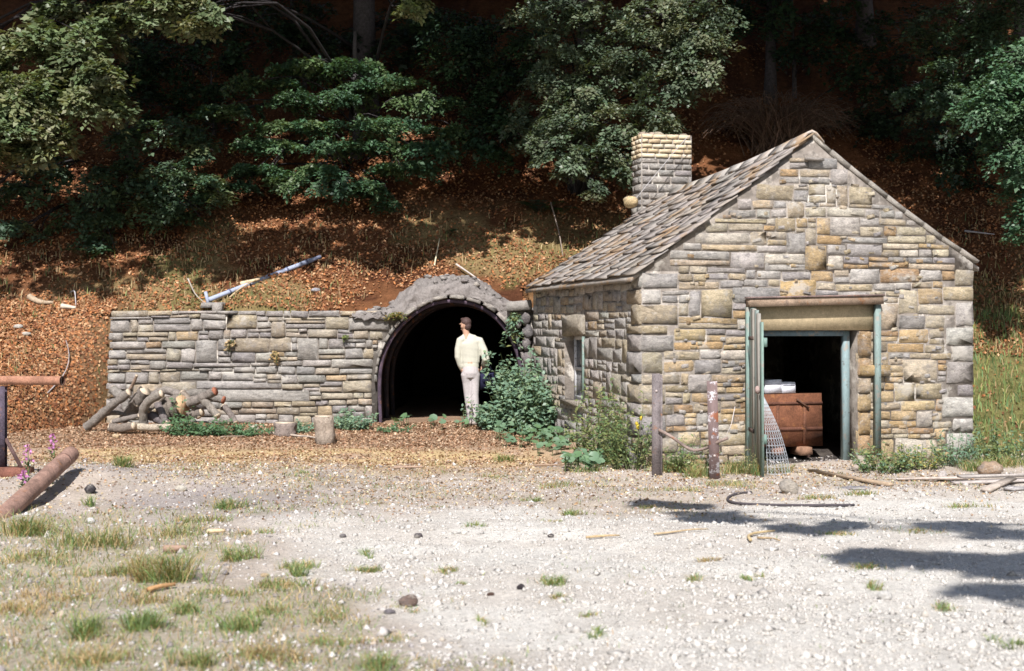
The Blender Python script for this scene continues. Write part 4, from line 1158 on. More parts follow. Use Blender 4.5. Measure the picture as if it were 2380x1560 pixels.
k &= ~((hu > -0.2) & (hu < HW + 0.05) & (hv > -0.1) & (hv < HL + 0.05)) & ~((X > -2.2) & (X < 0.15) & (Y < 24.7))
rb = (X > 5.2) & (Y < 22.5); k &= ~(rb & (r9.random(n) < 0.93))
V, F, C = scatter_leaves(X[k], Y[k], hill_z, 0.058, LIT, r9)
tag(obj('fallen_leaves', V, [F], M['dry'], None, C, (0, 24, 2)), 'orange brown carpet of fallen beech leaves over the slope', 'leaves', kind='stuff')
n = 34000
Y = r9.uniform(18.6, 23.7, n); X = r9.uniform(-9, 1.2, n)
wm = ground_masks(X, Y)
k = (r9.random(n) < 0.10 + 0.75 * wm[3] + 0.25 * wm[1]) & (hill_z(X, Y) < ground_z(X, Y) + 0.02) & ~((X > 0.3) & (Y > 19.5))
V, F, C = scatter_leaves(X[k], Y[k], ground_z, 0.042, [(0.36, 0.22, 0.14), (0.42, 0.28, 0.18), (0.30, 0.17, 0.10), (0.24, 0.13, 0.08), (0.48, 0.36, 0.25)], r9, 0.006)
tag(obj('yard_leaves', V, [F], M['dry'], None, C, (-2, 21, 0)), 'brown leaves and chips strewn on the ground before the tunnel', 'leaves', kind='stuff')

n = 26000
Y = 11.5 + 8.2 * r9.random(n); X = r9.uniform(-6.5, 5.5, n)
wm = ground_masks(X, Y)
k = r9.random(n) < (.30 + .5 * smooth(14, 17.5, Y) + .3 * (fbm(X * 1.5, Y * 1.5, 58, 3) - .5)) * (1 - .9 * wm[0]) * smooth(11.5, 14, Y)
k &= ~(((np.stack([X, Y], 1) - A) @ a > -.05) & (X > .3))
V, F, C = scatter_leaves(X[k], Y[k], ground_z, 0.036, [(0.46, 0.32, 0.19), (0.40, 0.25, 0.15), (0.54, 0.43, 0.27), (0.30, 0.19, 0.12), (0.26, 0.18, 0.14), (0.58, 0.48, 0.34)], r9, 0.005)
tag(obj('straw_litter', V, [F], M['dry'], None, C, (0, 15, 0)), 'straw, chips and dead leaves scattered over the middle of the yard', 'litter', kind='stuff')

def blades(X, Y, Z, H, cols, r, w=0.006, lean=0.35, dirs=None):
    n = len(X)
    th = r.uniform(0, 2 * math.pi, n) if dirs is None else dirs
    ln = lean * r.uniform(0.3, 1.6, n)
    d = np.stack([np.cos(th), np.sin(th), np.zeros(n)], 1)
    s = np.stack([-np.sin(th + r.normal(0, .8, n)), np.cos(th + r.normal(0, .8, n)), np.zeros(n)], 1)
    b = np.stack([X, Y, Z - 0.01], 1)
    H = H[:, None]; ln = ln[:, None]
    m = b + d * H * ln * 0.35 + np.array([0, 0, 1.0]) * H * 0.6
    t = b + d * H * ln + np.array([0, 0, 1.0]) * H * (1 - 0.25 * ln)
    ww = np.asarray(w) * np.ones((n, 1))
    V = np.stack([b - s * ww, b + s * ww, m + s * ww * 0.8, m - s * ww * 0.8, t + s * ww * 0.15, t - s * ww * 0.15], 1).reshape(-1, 3)
    i = np.arange(n)[:, None] * 6
    F = np.concatenate([i + [0, 1, 2, 3], i + [3, 2, 4, 5]])
    return V, F, np.repeat(cols, 6, 0)
GR = np.array([(0.19, 0.28, 0.11), (0.23, 0.31, 0.12), (0.16, 0.26, 0.12), (0.30, 0.34, 0.12)])
ST = np.array([(0.50, 0.39, 0.21), (0.56, 0.45, 0.26), (0.45, 0.32, 0.17), (0.40, 0.26, 0.15)])
def grass_cols(n, straw, r):
    s = r.random(n) < straw
    c = np.where(s[:, None], ST[r.integers(4, size=n)], GR[r.integers(4, size=n)])
    return np.clip(c * (1 + r.normal(0, 0.15, n))[:, None], 0.01, 0.7)
# dry and green grass on the bank
n = 36000
Y = r9.uniform(19.3, 27.2, n); X = r9.uniform(-0.37, 0.37, n) * Y
n1 = fbm(X * 0.7, Y * 0.7, 33); n2 = fbm(X * 2.5, Y * 2.5, 37)
hu = (np.stack([X, Y], 1) - A) @ g; hv = (np.stack([X, Y], 1) - A) @ a
inh = ((hu > -0.15) & (hu < HW + 0.05) & (hv > -0.1) & (hv < HL + 0.05)) | ((X > -2.5) & (X < 0.35) & (Y < 25.3))
bank = (X > 4.6) & (Y < 24)
k = (hill_z(X, Y) > ground_z(X, Y)) & ~inh & (bank | (n2 + r9.normal(0, 0.08, n) > 0.48)) & (r9.random(n) < np.where(bank, 1, np.interp(Y, [24, 27.2], [0.8, 0.1])))
X, Y = X[k], Y[k]; bank = bank[k]
H = np.where(bank, r9.uniform(0.06, 0.22, len(X)), r9.uniform(0.06, 0.20, len(X)))
cs = np.where((bank & (r9.random(len(X)) < 0.9))[:, None], grass_cols(len(X), 0.12, r9), grass_cols(len(X), 0.8, r9))
V, F, C = blades(X, Y, hill_z(X, Y), H, cs, r9, 0.008)
tag(obj('bank_grass', V, [F], M['grass'], None, C, (0, 24, 2)), 'straw and green grass growing on the lower slope', 'grass', kind='stuff')

# ------------------------------------------------------------------ yard grass
tufts = [(400, 1350, 95, .20, .35, 420), (340, 1345, 60, .18, .7, 200), (210, 1270, 130, .16, .4, 420), (60, 1240, 120, .16, .4, 420), (560, 1300, 70, .10, .25, 240), (660, 1365, 110, .07, .35, 300), (440, 1425, 70, .08, .2, 240), (340, 1460, 60, .12, .1, 260),
         (190, 1480, 60, .11, .15, 260), (560, 1465, 50, .10, .1, 220), (700, 1320, 70, .07, .4, 200), (850, 1330, 70, .05, .4, 220), (1040, 1329, 40, .04, .3, 160), (1295, 1358, 45, .06, .25, 200), (1330, 1198, 50, .06, .2, 200), (1240, 1165, 40, .05, .2, 120), (1100, 1222, 50, .04, .2, 120),
         (530, 1182, 70, .10, .25, 240), (460, 1215, 120, .08, .45, 300), (385, 1245, 90, .09, .5, 240), (100, 1300, 150, .09, .5, 320), (250, 1335, 110, .08, .4, 260), (640, 1530, 120, .07, .8, 320), (460, 1545, 80, .08, .35, 240), (890, 1552, 70, .08, .2, 260), (770, 1500, 90, .05, .5, 200), (2190, 1417, 45, .04, .3, 150), (1610, 1349, 30, .04, .3, 100), (1742, 1346, 28, .04, .1, 100),
         (2025, 1322, 50, .05, .6, 140), (2030, 1362, 30, .05, .3, 100), (2360, 1500, 50, .05, .1, 160), (1372, 1432, 28, .03, .4, 80), (1382, 1466, 28, .04, .1, 90), (1120, 1446, 25, .03, .3, 80), (1080, 1358, 40, .03, .3, 90), (1300, 1392, 35, .04, .6, 80), (1640, 1305, 60, .04, .9, 140), (280, 1100, 40, .13, .3, 200), (205, 1150, 25, .10, .1, 90),
         (1175, 1072, 45, .10, .35, 220), (710, 1105, 60, .05, .3, 120), (700, 1340, 40, .10, .1, 100), (860, 1300, 30, .06, .2, 70), (50, 1420, 140, .07, .9, 300), (160, 1390, 140, .06, .9, 300), (330, 1400, 120, .06, .7, 260), (520, 1380, 120, .05, .5, 260), (640, 1420, 120, .05, .5, 260), (780, 1440, 120, .05, .6, 260), (880, 1490, 100, .04, .5, 200),
         (950, 1420, 60, .03, .5, 100), (230, 1540, 120, .09, .7, 240), (600, 1240, 60, .05, .5, 120), (1450, 1075, 110, .17, .3, 520), (1560, 1095, 90, .16, .35, 420), (1630, 1110, 70, .15, .4, 300), (1720, 1100, 80, .16, .45, 360), (1810, 1100, 50, .12, .5, 180), (1380, 1095, 60, .08, .3, 160), (1700, 1130, 120, .07, .5, 260), (1900, 1160, 90, .06, .5, 200), (2000, 1150, 80, .06, .4, 200), (1560, 1140, 120, .05, .5, 260), (1330, 1130, 120, .06, .5, 260),
         (2240, 1180, 70, .06, .5, 160), (2250, 1095, 90, .14, .3, 360), (2340, 1080, 100, .14, .3, 400), (1290, 1210, 60, .03, .5, 90), (1500, 1180, 60, .04, .6, 100), (2130, 1235, 90, .04, .6, 160), (1930, 1245, 70, .04, .5, 140), (1000, 1180, 80, .03, .6, 110), (1120, 1110, 60, .05, .4, 120)]
Xs, Ys, Hs, Cs, Ws = [], [], [], [], []
for (px, py, wpx, h, straw, n) in tufts:
    p = on_ground(px, py); rx = wpx / FD * p[1] / 2 * 1.15
    n = int(n * 1.15)
    q = r9.normal(0, 0.5, (n, 2))
    # several roots per tuft so that the blades gather
    roots = r9.normal(0, 0.5, (max(3, n // 28), 2)); ri = r9.integers(len(roots), size=n)
    q = roots[ri] + r9.normal(0, 0.26, (n, 2))
    Xs.append(p[0] + q[:, 0] * rx); Ys.append(p[1] + q[:, 1] * max(rx * 0.8, 0.1)); Hs.append(h * 1.2 * r9.uniform(0.35, 1.3, n)); Cs.append(grass_cols(n, straw, r9)); Ws.append(np.full(n, 0.0024 + 0.00012 * p[1]))
n = 85000
Y = 6.3 + 12.7 * r9.random(n) ** 1.1; X = r9.uniform(-0.38, 0.38, n) * Y
gm = ground_masks(X, Y)[5]
k = r9.random(n) < gm * np.where(X < 0.0, 0.8, 0.5)
X, Y = X[k], Y[k]
Xs.append(X); Ys.append(Y); Hs.append(np.where(X < -0.8, r9.uniform(0.02, 0.09, len(X)), r9.uniform(0.015, 0.06, len(X)))); Cs.append(grass_cols(len(X), 0.42, r9)); Ws.append(0.0025 + 0.00013 * Y)
X, Y, H, C0 = map(np.concatenate, (Xs, Ys, Hs, Cs)); Wd = np.concatenate(Ws)[:, None]
V, F, C = blades(X, Y, ground_z(X, Y), H, C0, r9, Wd * .75, 1.05)
tag(obj('yard_grass', V, [F], M['grass'], None, C, (0, 12, 0)), 'sparse green and straw grass tufts on the stony yard', 'grass', kind='stuff')

# ------------------------------------------------------------------ gravel
def pebbles(X, Y, zf, S, cols, r):
    n = len(X)
    oct_ = np.array([[1, 0, 0], [0, 1, 0], [-1, 0, 0], [0, -1, 0], [0, 0, 1], [0, 0, -1.0]])
    F0 = np.array([[0, 1, 4], [1, 2, 4], [2, 3, 4], [3, 0, 4], [1, 0, 5], [2, 1, 5], [3, 2, 5], [0, 3, 5]])
    Vv = oct_[None] * (1 + r.normal(0, 0.22, (n, 6, 1)))
    Vv = Vv * (S[:, None, None] * np.stack([r.uniform(.7, 1.2, n), r.uniform(.7, 1.2, n), r.uniform(.45, .85, n)], 1)[:, None, :])
    Vv = Vv + r.normal(0, 0.12, (n, 6, 3)) * S[:, None, None]
    th = r.uniform(0, 6.28, n); c, s = np.cos(th)[:, None], np.sin(th)[:, None]
    x = Vv[..., 0] * c - Vv[..., 1] * s; y = Vv[..., 0] * s + Vv[..., 1] * c
    Vv = np.stack([x + X[:, None], y + Y[:, None], Vv[..., 2] + (zf(X, Y) + S * 0.15)[:, None]], -1)
    F = (np.arange(n)[:, None, None] * 6 + F0[None]).reshape(-1, 3)
    return Vv.reshape(-1, 3), F, np.repeat(cols, 6, 0)
r10 = np.random.default_rng(141)
n = 150000
Y = 6.2 + 13.3 * r10.random(n) ** 1.7; X = r10.uniform(-0.385, 0.385, n) * Y
wh, tn, sw, lf, ci, gr = ground_masks(X, Y)
k = r10.random(n) < np.clip(0.55 + 0.1 * wh - 0.3 * gr - 0.35 * sw, 0.1, 1) * np.clip(.35 + 1.3 * (fbm(X * 1.1, Y * 1.1, 52, 3) - .2), .2, 1.2)
X, Y, wh, ci = X[k], Y[k], wh[k], ci[k]; n = len(X)
S = np.clip(r10.lognormal(math.log(0.0074), 0.58, n), 0.004, 0.045)
pal = np.array([(0.60, 0.57, 0.54), (0.52, 0.48, 0.45), (0.40, 0.36, 0.345), (0.68, 0.65, 0.63), (0.32, 0.285, 0.275), (0.46, 0.38, 0.30), (0.26, 0.235, 0.235)])
pw = np.array([0.2, 0.2, 0.2, 0.1, 0.12, 0.12, 0.06])
c = pal[r10.choice(7, n, p=pw)] * (1 + r10.normal(0, 0.1, n))[:, None]
c = c * (0.86 + 0.0 * wh)[:, None]
c = c * (1 - wh * 0.7)[:, None] + (np.array([0.51, 0.485, 0.445]) * (1 + r10.normal(0, 0.15, (n, 1)))) * (wh * 0.7)[:, None]
V, F, C = pebbles(X, Y, ground_z, S, np.clip(c, 0.05, 0.8), r10)
tag(obj('gravel', V, [F], M['gravel'], None, C, (0, 12, 0)), 'pale loose gravel spread over the yard', 'gravel', kind='stuff')

# ------------------------------------------------------------------ single stones and sticks lying about
def rock(name, px, py, w, h, col, label, cat_='stone', seed=0, group=None, yaw=0.0, mat='stone'):
    r = np.random.default_rng(seed + int(px))
    p = on_ground(px, py)
    s = p[1] / FD
    mb = MB(); mb.ball((0, 0, 0), (w * s / 2, w * s / 2 * r.uniform(.55, .8), h * s / 2 * 1.25), 10, 7, col, 0.07)
    V = np.concatenate(mb.V); cz, sz = math.cos(yaw), math.sin(yaw)
    V = V + r.normal(0, w * s * 0.02, V.shape)
    mb.V = [np.stack([V[:, 0] * cz - V[:, 2] * sz, V[:, 1], V[:, 0] * sz + V[:, 2] * cz], 1) + p + [0, 0, h * s * 0.42]]
    return tag(mb.build(name, M[mat]), label, cat_, group)
rock('boulder', 1834, 1147, 50, 30, (0.43, 0.38, 0.32), 'pale grey boulder on the grass in front of the doorway', 'boulder', yaw=-0.5)
rock('stone', 2300, 1104, 58, 30, (0.42, 0.30, 0.21), 'brown and white stone in the weeds by the hut corner', yaw=0.1)
rock('stone', 2190, 1118, 22, 22, (0.50, 0.45, 0.42), 'small pale stone standing among the weeds below the hut corner')
rock('stone', 2056, 1393, 36, 20, (0.75, 0.72, 0.68), 'bright white stone alone on the gravel below the big shadow')
rock('stone', 421, 1123, 28, 13, (0.68, 0.62, 0.50), 'flat cream stone on the grey cinder ground beyond the pipe end')
rock('stone', 212, 1216, 20, 12, (0.66, 0.64, 0.62), 'white stone just below the middle of the leaning pipe')
rock('stone', 325, 1207, 12, 9, (0.70, 0.68, 0.66), 'tiny white stone on the pale gravel patch under the cinder mound')
rock('stone', 148, 1234, 20, 11, (0.50, 0.43, 0.33), 'tan stone in the long grass near the leaning pipe')
rock('coal_lump', 1211, 1370, 20, 12, (0.06, 0.05, 0.055), 'small black square lump on bare gravel beside the lone tuft', 'lump')
rock('coal_lump', 797, 1249, 18, 8, (0.10, 0.085, 0.09), 'dark flat lump at the gravel edge, away from the other dark lumps', 'lump')
rock('coal_lump', 972, 1243, 22, 10, (0.10, 0.085, 0.09), 'dark crumbled lump at the top of the white gravel patch', 'lump')
rock('coal_lump', 1280, 1247, 16, 8, (0.10, 0.085, 0.09), 'dark lump beside the brown stick on upper gravel', 'lump')
rock('coal_lump', 1140, 1385, 18, 8, (0.12, 0.075, 0.06), 'reddish dark lump on the gravel below two grass streaks', 'lump')
rock('stone', 950, 1410, 45, 26, (0.24, 0.17, 0.14), 'brown pointed lump of earth on the gravel edge', 'stone', yaw=0.35)
rock('stone', 905, 1425, 30, 9, (0.20, 0.18, 0.19), 'dark flat slate piece beside the brown pointed lump')
rock('coal_lump', 210, 1116, 28, 20, (0.05, 0.045, 0.05), 'black lump at the end of the cinder mound behind the pipe', 'lump')
rock('slate_piece', 1990, 1137, 70, 6, (0.33, 0.31, 0.32), 'thin flat grey slab on the ground outside the doorway', 'slab')
rock('slate_piece', 2360, 1140, 60, 9, (0.46, 0.43, 0.42), 'flat pale slab beside the loose planks', 'slab')
rock('stone', 1905, 1388, 10, 7, (0.2, 0.17, 0.16), 'little dark stone close to the bright white stone')
rock('stone', 615, 1340, 20, 8, (0.55, 0.42, 0.27), 'tan flat stone beneath the large grass tuft')
rock('stone', 270, 1018, 18, 10, (0.55, 0.40, 0.24), 'orange pebble stone in front of the pale debarked log')

def stick(px0, py0, px1, py1, rad, col, label, name='stick', bend=0.1, lift=0.01, taper=0.6):
    p0, p1 = on_ground(px0, py0), on_ground(px1, py1)
    r = np.random.default_rng(int(px0 + py0)); t = np.linspace(0, 1, 6)
    d = np.linalg.norm(p1 - p0)
    pts = p0 + np.outer(t, p1 - p0); pts[:, :2] += np.outer(np.sin(t * math.pi), r.normal(0, bend * d, 2))
    pts[:, 2] = [float(ground_z(x, y)) + rad + lift for x, y in pts[:, :2]]
    mb = MB(); mb.tube(pts, rad * np.linspace(1, taper, 6), 6, col, jit=0.08)
    return tag(mb.build(name, M['wood']), label, 'stick')
stick(484, 1244, 524, 1242, .022, (0.55, 0.42, 0.27), 'short tan stick lying on the weedy gravel above the big tuft')
stick(380, 1288, 435, 1284, .03, (0.30, 0.20, 0.15), 'brown broken branch on stones above the big tuft', bend=.05)
stick(345, 1382, 408, 1366, .02, (0.40, 0.23, 0.11), 'reddish brown stick at the foot of the big tuft')
stick(1362, 1255, 1440, 1250, .012, (0.45, 0.33, 0.19), 'thin brown stick on the white gravel edge', bend=.03)
stick(1520, 1240, 1640, 1235, .010, (0.42, 0.32, 0.20), 'long thin twig lying below the upper shadow patch', bend=.03)
stick(1745, 1262, 1800, 1240, .014, (0.42, 0.32, 0.18), 'bent yellow brown stick between the shadow patches', bend=.12)
stick(1760, 1255, 1812, 1262, .010, (0.38, 0.28, 0.17), 'short twig crossing under the bent yellow stick')
stick(1240, 1087, 1310, 1084, .016, (0.30, 0.21, 0.15), 'dark stick lying on leaf litter below the broad leaf clump', bend=.03)
stick(915, 1092, 985, 1090, .018, (0.34, 0.24, 0.18), 'weathered stick on the tan ground below the tunnel', bend=.03)
stick(628, 1011, 742, 1024, .022, (0.42, 0.35, 0.29), 'long grey branch touching the upright stump', bend=.06)
stick(515, 1020, 575, 1014, .014, (0.32, 0.24, 0.18), 'thin brown stick in front of the green weeds by the wall')
# dead branch standing on the bank, and pale wood pieces on the slope
def hill_stick(pts, rad, col, label, name='dead_branch', cat_='branch'):
    pts = [on_hill(x, y) + [0, -0.03, lift] for x, y, lift in pts]
    mb = MB(); mb.tube(smooth_curve(np.array(pts), 9), np.linspace(rad, rad * .45, 9), 6, col, jit=0.06)
    return tag(mb.build(name, M['wood']), label, cat_)
hill_stick([(112, 930, .03), (135, 908, .05), (158, 887, .10), (166, 850, .12), (155, 808, .10)], .013, (0.36, 0.31, 0.30), 'curved grey dead branch on the bank beside the horizontal pipe')
hill_stick([(70, 700, .05), (95, 712, .05), (125, 712, .05)], .06, (0.40, 0.31, 0.22), 'short log lying on leaves near the slope foot above the pipe', 'short_log', 'log')
hill_stick([(145, 722, .05), (178, 722, .04), (222, 726, .04)][:2], .05, (0.52, 0.45, 0.36), 'pale short log beside the other log on the slope', 'short_log', 'log')
hill_stick([(535, 700, .04), (560, 678, .05), (610, 655, .08)], .018, (0.46, 0.35, 0.22), 'tan branch lying under the blue grey pole')
hill_stick([(560, 670, .05), (605, 660, .07)], .045, (0.58, 0.45, 0.30), 'pale split log lying under the middle of the pole', 'split_log', 'log')
hill_stick([(165, 685, .03), (176, 700, .2), (178, 715, .03)], .014, (0.42, 0.40, 0.42), 'small forked twig standing on the slope above two short logs')
hill_stick([(438, 690, .3), (455, 705, .12), (480, 712, .03)], .015, (0.36, 0.32, 0.28), 'curved stick against the block on the wall head')
hill_stick([(1280, 535, .5), (1300, 570, .2), (1308, 600, .02)], .016, (0.30, 0.24, 0.20), 'thin leaning twig on the slope between tunnel and roof')
hill_stick([(1060, 632, .1), (1105, 655, .05), (1130, 668, .03)], .02, (0.50, 0.44, 0.40), 'pale bent stick just above the concrete cap')
hill_stick([(2240, 545, .05), (2310, 552, .05)], .02, (0.45, 0.42, 0.42), 'grey stick lying in the shade beyond the hut gable')
hill_stick([(1010, 620, .02), (1022, 590, .25)], .016, (0.62, 0.55, 0.38), 'pale upright dry stalk on the slope above the tunnel')
for (px, py, w, lab, c) in ((45, 768, .09, 'pale flat stone on the leafy bank, upper of two', (0.56, 0.52, 0.46)), (62, 784, .08, 'pale flat stone on the leafy bank, lower of two', (0.5, 0.46, 0.40)), (735, 680, .09, 'bluish stone on the slope below the pole tip', (0.36, 0.36, 0.40))):
    p = on_hill(px, py); mb = MB(); mb.ball(p + [0, -.03, .03], (w, w * .6, w * .45), 9, 6, c, 0.08); tag(mb.build('stone', M['stone']), lab, 'stone')

# ------------------------------------------------------------------ long pole on the slope
p0, p1 = on_hill(486, 697) + [0, -0.05, 0.10], on_hill(745, 597) + [0, -0.05, 0.14]
p0 = A3(P(486, 697, 24.25)); p1 = A3(P(745, 597, 25.75))
pole = empty('metal_pole', p0, 'long blue grey metal pole lying slantwise up the slope above the wall', 'pole')
mb = MB(); mb.tube([p0 + (p1 - p0) * t for t in np.linspace(0, .93, 8)], 0.041, 10, (0.34, 0.38, 0.50)); mb.build('shaft', M['plain'], pole, None, True)
mb = MB(); mb.tube([p0 + (p1 - p0) * t for t in (.93, 1.0)], 0.034, 8, (0.22, 0.24, 0.34)); mb.build('tip', M['plain'], pole)
for f in (.17, .34, .52, .68, .86):
    mb = MB(); mb.tube([p0 + (p1 - p0) * t for t in (f, f + .012)], 0.050, 10, (0.12, 0.13, 0.2)); mb.build('band', M['plain'], pole)
mb = MB(); mb.tube([p0 + [0, 0, -0.12], p0 + [-.06, 0, .14]], 0.03, 6, (0.32, 0.36, 0.46)); mb.build('foot_bracket', M['plain'], pole)

# ------------------------------------------------------------------ log pile by the wall, stumps
lr = np.random.default_rng(151)
GW = (0.30, 0.265, 0.235)
logs = [
 ([(202, 993), (235, 965), (266, 938), (300, 912)], 22.6, 8.5, GW, 'forked_branch', 'thick grey branch sloping to the ground at the open end of the log pile'),
 ([(283, 926), (305, 902), (318, 873)], 22.5, 3.2, (0.42, 0.31, 0.24), 'stick', 'thin pinkish stick poking up from the log pile against the wall'),
 ([(262, 905), (285, 925), (300, 958)], 23.2, 9, (0.33, 0.30, 0.27), 'log', 'grey log leaning on the wall behind the thin pink stick'),
 ([(306, 958), (320, 932), (338, 908)], 22.7, 13, GW, 'log', 'log with pale sawn end facing up in the heap'),
 ([(335, 985), (331, 955), (345, 932), (376, 915)], 22.4, 8.5, (0.34, 0.30, 0.26), 'bent_log', 'bent grey log arching over the front of the heap'),
 ([(380, 921), (362, 938), (344, 955)], 22.6, 5.5, (0.30, 0.25, 0.21), 'stick', 'short knobbly piece crossing behind the bent log'),
 ([(366, 940), (378, 962), (386, 984)], 22.5, 7.5, (0.25, 0.215, 0.21), 'log', 'dark log propped upright beside the bent log'),
 ([(395, 950), (425, 942)], 22.8, 24, (0.28, 0.24, 0.205), 'split_log', 'biggest chunk of the heap, thick with an orange split face'),
 ([(424, 912), (445, 935), (463, 970)], 22.9, 6, (0.34, 0.28, 0.23), 'log', 'slim log leaning across the orange split face'),
 ([(440, 936), (470, 925), (500, 909)], 22.7, 9.5, (0.29, 0.25, 0.22), 'log', 'log with a dark red sawn end pointing up towards the tunnel'),
 ([(470, 926), (490, 948), (506, 967)], 22.6, 8, (0.33, 0.29, 0.25), 'log', 'grey log sloping down at the tunnel end of the heap'),
 ([(262, 981), (290, 974), (324, 966)], 22.5, 5, (0.31, 0.27, 0.24), 'log', 'long thin log laid flat low in the heap'),
 ([(258, 994), (285, 996), (312, 990)], 22.3, 8.5, (0.30, 0.25, 0.21), 'log', 'short log on the ground with a white sawn end'),
 ([(298, 990), (345, 994), (395, 993)], 22.25, 7, (0.55, 0.47, 0.37), 'log', 'pale barkless log lying on the ground before the heap'),
 ([(341, 962), (365, 972), (390, 986)], 22.55, 9, (0.23, 0.20, 0.20), 'log', 'dark log low in the middle of the heap'),
 ([(287, 975), (302, 955), (317, 938)], 22.75, 8.5, (0.28, 0.24, 0.20), 'log', 'brown log standing inside the heap beside the pale sawn end'),
 ([(520, 945), (535, 960), (548, 982)], 22.9, 6, (0.26, 0.22, 0.20), 'log', 'dark slim log apart from the heap leaning by the wall weeds'),
 ([(400, 975), (430, 968), (470, 958)], 22.9, 9, (0.27, 0.23, 0.20), 'log', 'log hidden behind the green weeds of the heap'),
 ([(345, 925), (385, 905), (420, 918)], 23.2, 8, (0.32, 0.28, 0.25), 'log', 'topmost log lying along the wall behind the heap'),
 ([(430, 920), (465, 912), (520, 930)], 23.25, 9, (0.30, 0.27, 0.24), 'log', 'log resting along the wall behind the dark red sawn end'),
]
for (pts, Y, rp, c, nm, lab) in logs:
    c = tuple(np.array(c) * .85)
    q = np.array([A3(P(x, y, Y - 0.10 * i)) for i, (x, y) in enumerate(pts)])
    low = q[:, 2].min(); gnd = float(ground_z(q[0, 0], Y))
    rad = rp * 1.22 / FD * Y
    # settle: nothing may sink below the yard
    q[:, 2] = np.maximum(q[:, 2], gnd + rad * 0.8)
    cv = smooth_curve(q, max(11, 4 * len(q)))
    root = empty(nm, cv.mean(0) - [0, 0, rad], lab, 'log', 'logs in the heap by the wall')
    mb = MB(); mb.tube(cv, rad * np.linspace(1.05, .9, len(cv)) * (1 + .07 * np.sin(np.arange(len(cv)) * 1.9 + rp)), 11, c, cap=False, jit=0.07); mb.build('bark', M['bark'], root)
    for e, (p, d, k) in enumerate(((cv[0], cv[0] - cv[1], 1.05), (cv[-1], cv[-1] - cv[-2], .9))):
        d = d / np.linalg.norm(d)
        ec = (0.50, 0.33, 0.20) if 'split' in nm else (0.33, 0.13, 0.08) if 'red' in lab and e else (0.55, 0.45, 0.34)
        mb = MB(); mb.tube([p - d * 0.012, p + d * 0.008], rad * k * .97, 9, ec); mb.build('sawn_end', M['wood'], root)
    if 'forked' in nm:
        mb = MB(); mb.tube([cv[5], cv[5] + [.2, .1, .05], cv[5] + [.45, .15, -.03]], [rad * .6, rad * .5, rad * .35], 7, c, jit=.05); mb.build('side_branch', M['bark'], root)
def stump(px, py, w, h, c, lab, flare=1.1, top=(0.52, 0.43, 0.33), lean=0.0):
    p = on_ground(px, py); s = p[1] / FD; R, H = w * s / 2, h * s
    root = empty('tree_stump', p, lab, 'stump')
    mb = MB(); mb.tube([p + [0, 0, -.03], p + [lean * .3, 0, H * .3], p + [lean * .7, 0, H * .7], p + [lean, 0, H]], [R * flare, R * 1.0, R * .97, R * 1.02], 22, c, jit=0.075); mb.build('bark', M['bark'], root)
    mb = MB(); mb.tube([p + [lean, 0, H - .01], p + [lean, 0, H + .012]], R * .95, 14, top, jit=.03); mb.build('sawn_top', M['wood'], root)
stump(756, 1030, 46, 63, (0.40, 0.33, 0.27), 'tall pale upright stump standing before the wall near the tunnel', lean=-0.02)
stump(663, 1013, 50, 30, (0.33, 0.27, 0.24), 'low wide stump among weeds beside the taller stump')
p = on_ground(590, 1005); mb = MB(); mb.ball(p + [0, 0, .05], (.09, .08, .06), 8, 6, (0.55, 0.48, 0.40), .1); tag(mb.build('stone', M['stone']), 'pale stone at the end of the wall weeds beside the low stump', 'stone')

# ------------------------------------------------------------------ rusty pipes and stand at the edge of the yard
p = on_ground(150, 1128)
Yp = 16.3
st = empty('pipe_stand', (P(0, 0, Yp)[0], Yp, float(ground_z(P(0, 0, Yp)[0], Yp))), 'rusty iron stand carrying a short open horizontal pipe', 'pipe stand')
e = A3(P(146, 885, Yp - .3)); s0 = A3(P(-140, 883, Yp + .35)); rr = 10.5 / FD * Yp
d = norm(e - s0)
mb = MB(); mb.tube([s0, s0 + d * .5, e - d * .02, e], [rr, rr, rr, rr * 1.05], 16, (0.34, 0.17, 0.11), cap=False); mb.tube([e, s0], rr * .84, 16, (0.10, 0.05, 0.035), cap=False)
ring = []
for k in range(16):
    th = k / 16 * 2 * math.pi; u = np.array([0, math.cos(th), math.sin(th)])
    ring.append((e + u * rr * 1.05, e + u * rr * .84))
Vr = np.array([x for pr in ring for x in pr]); mb.add(Vr, [(2 * k, (2 * k + 2) % 32, (2 * k + 3) % 32, 2 * k + 1) for k in range(16)], (0.42, 0.33, 0.28))
mb.build('horizontal_pipe', M['rust'], st, None, True)
zt = P(0, 898, Yp)[2]; zp = P(0, 1085, Yp)[2]; zg = P(0, 1112, Yp)[2]
mb = MB(); x0 = P(-3, 0, Yp)[0]
mb.box((x0, Yp - .04, zp), (.085, 0, 0), (0, .012, 0), (0, 0, zt - zp), (0.07, 0.055, 0.075)); mb.box((x0 + .036, Yp - .027, zp), (.012, 0, 0), (0, .06, 0), (0, 0, zt - zp), (0.07, 0.055, 0.075)); mb.box((x0, Yp + .034, zp), (.085, 0, 0), (0, .012, 0), (0, 0, zt - zp), (0.07, 0.055, 0.075))
mb.build('upright', M['rust'], st)
mb = MB(); b0 = A3(P(14, 1020, Yp)); b1 = A3(P(50, 1087, Yp - .1)); mb.tube([b0, b1], .028, 4, (0.10, 0.06, 0.055)); mb.build('brace', M['rust'], st)
mb = MB(); mb.box((P(-90, 0, Yp)[0], Yp - .2, zg), (P(75, 0, Yp)[0] - P(-90, 0, Yp)[0], 0, 0), (0, .3, 0), (0, 0, zp - zg), (0.20, 0.085, 0.06), .004); mb.build('base_channel', M['rust'], st)
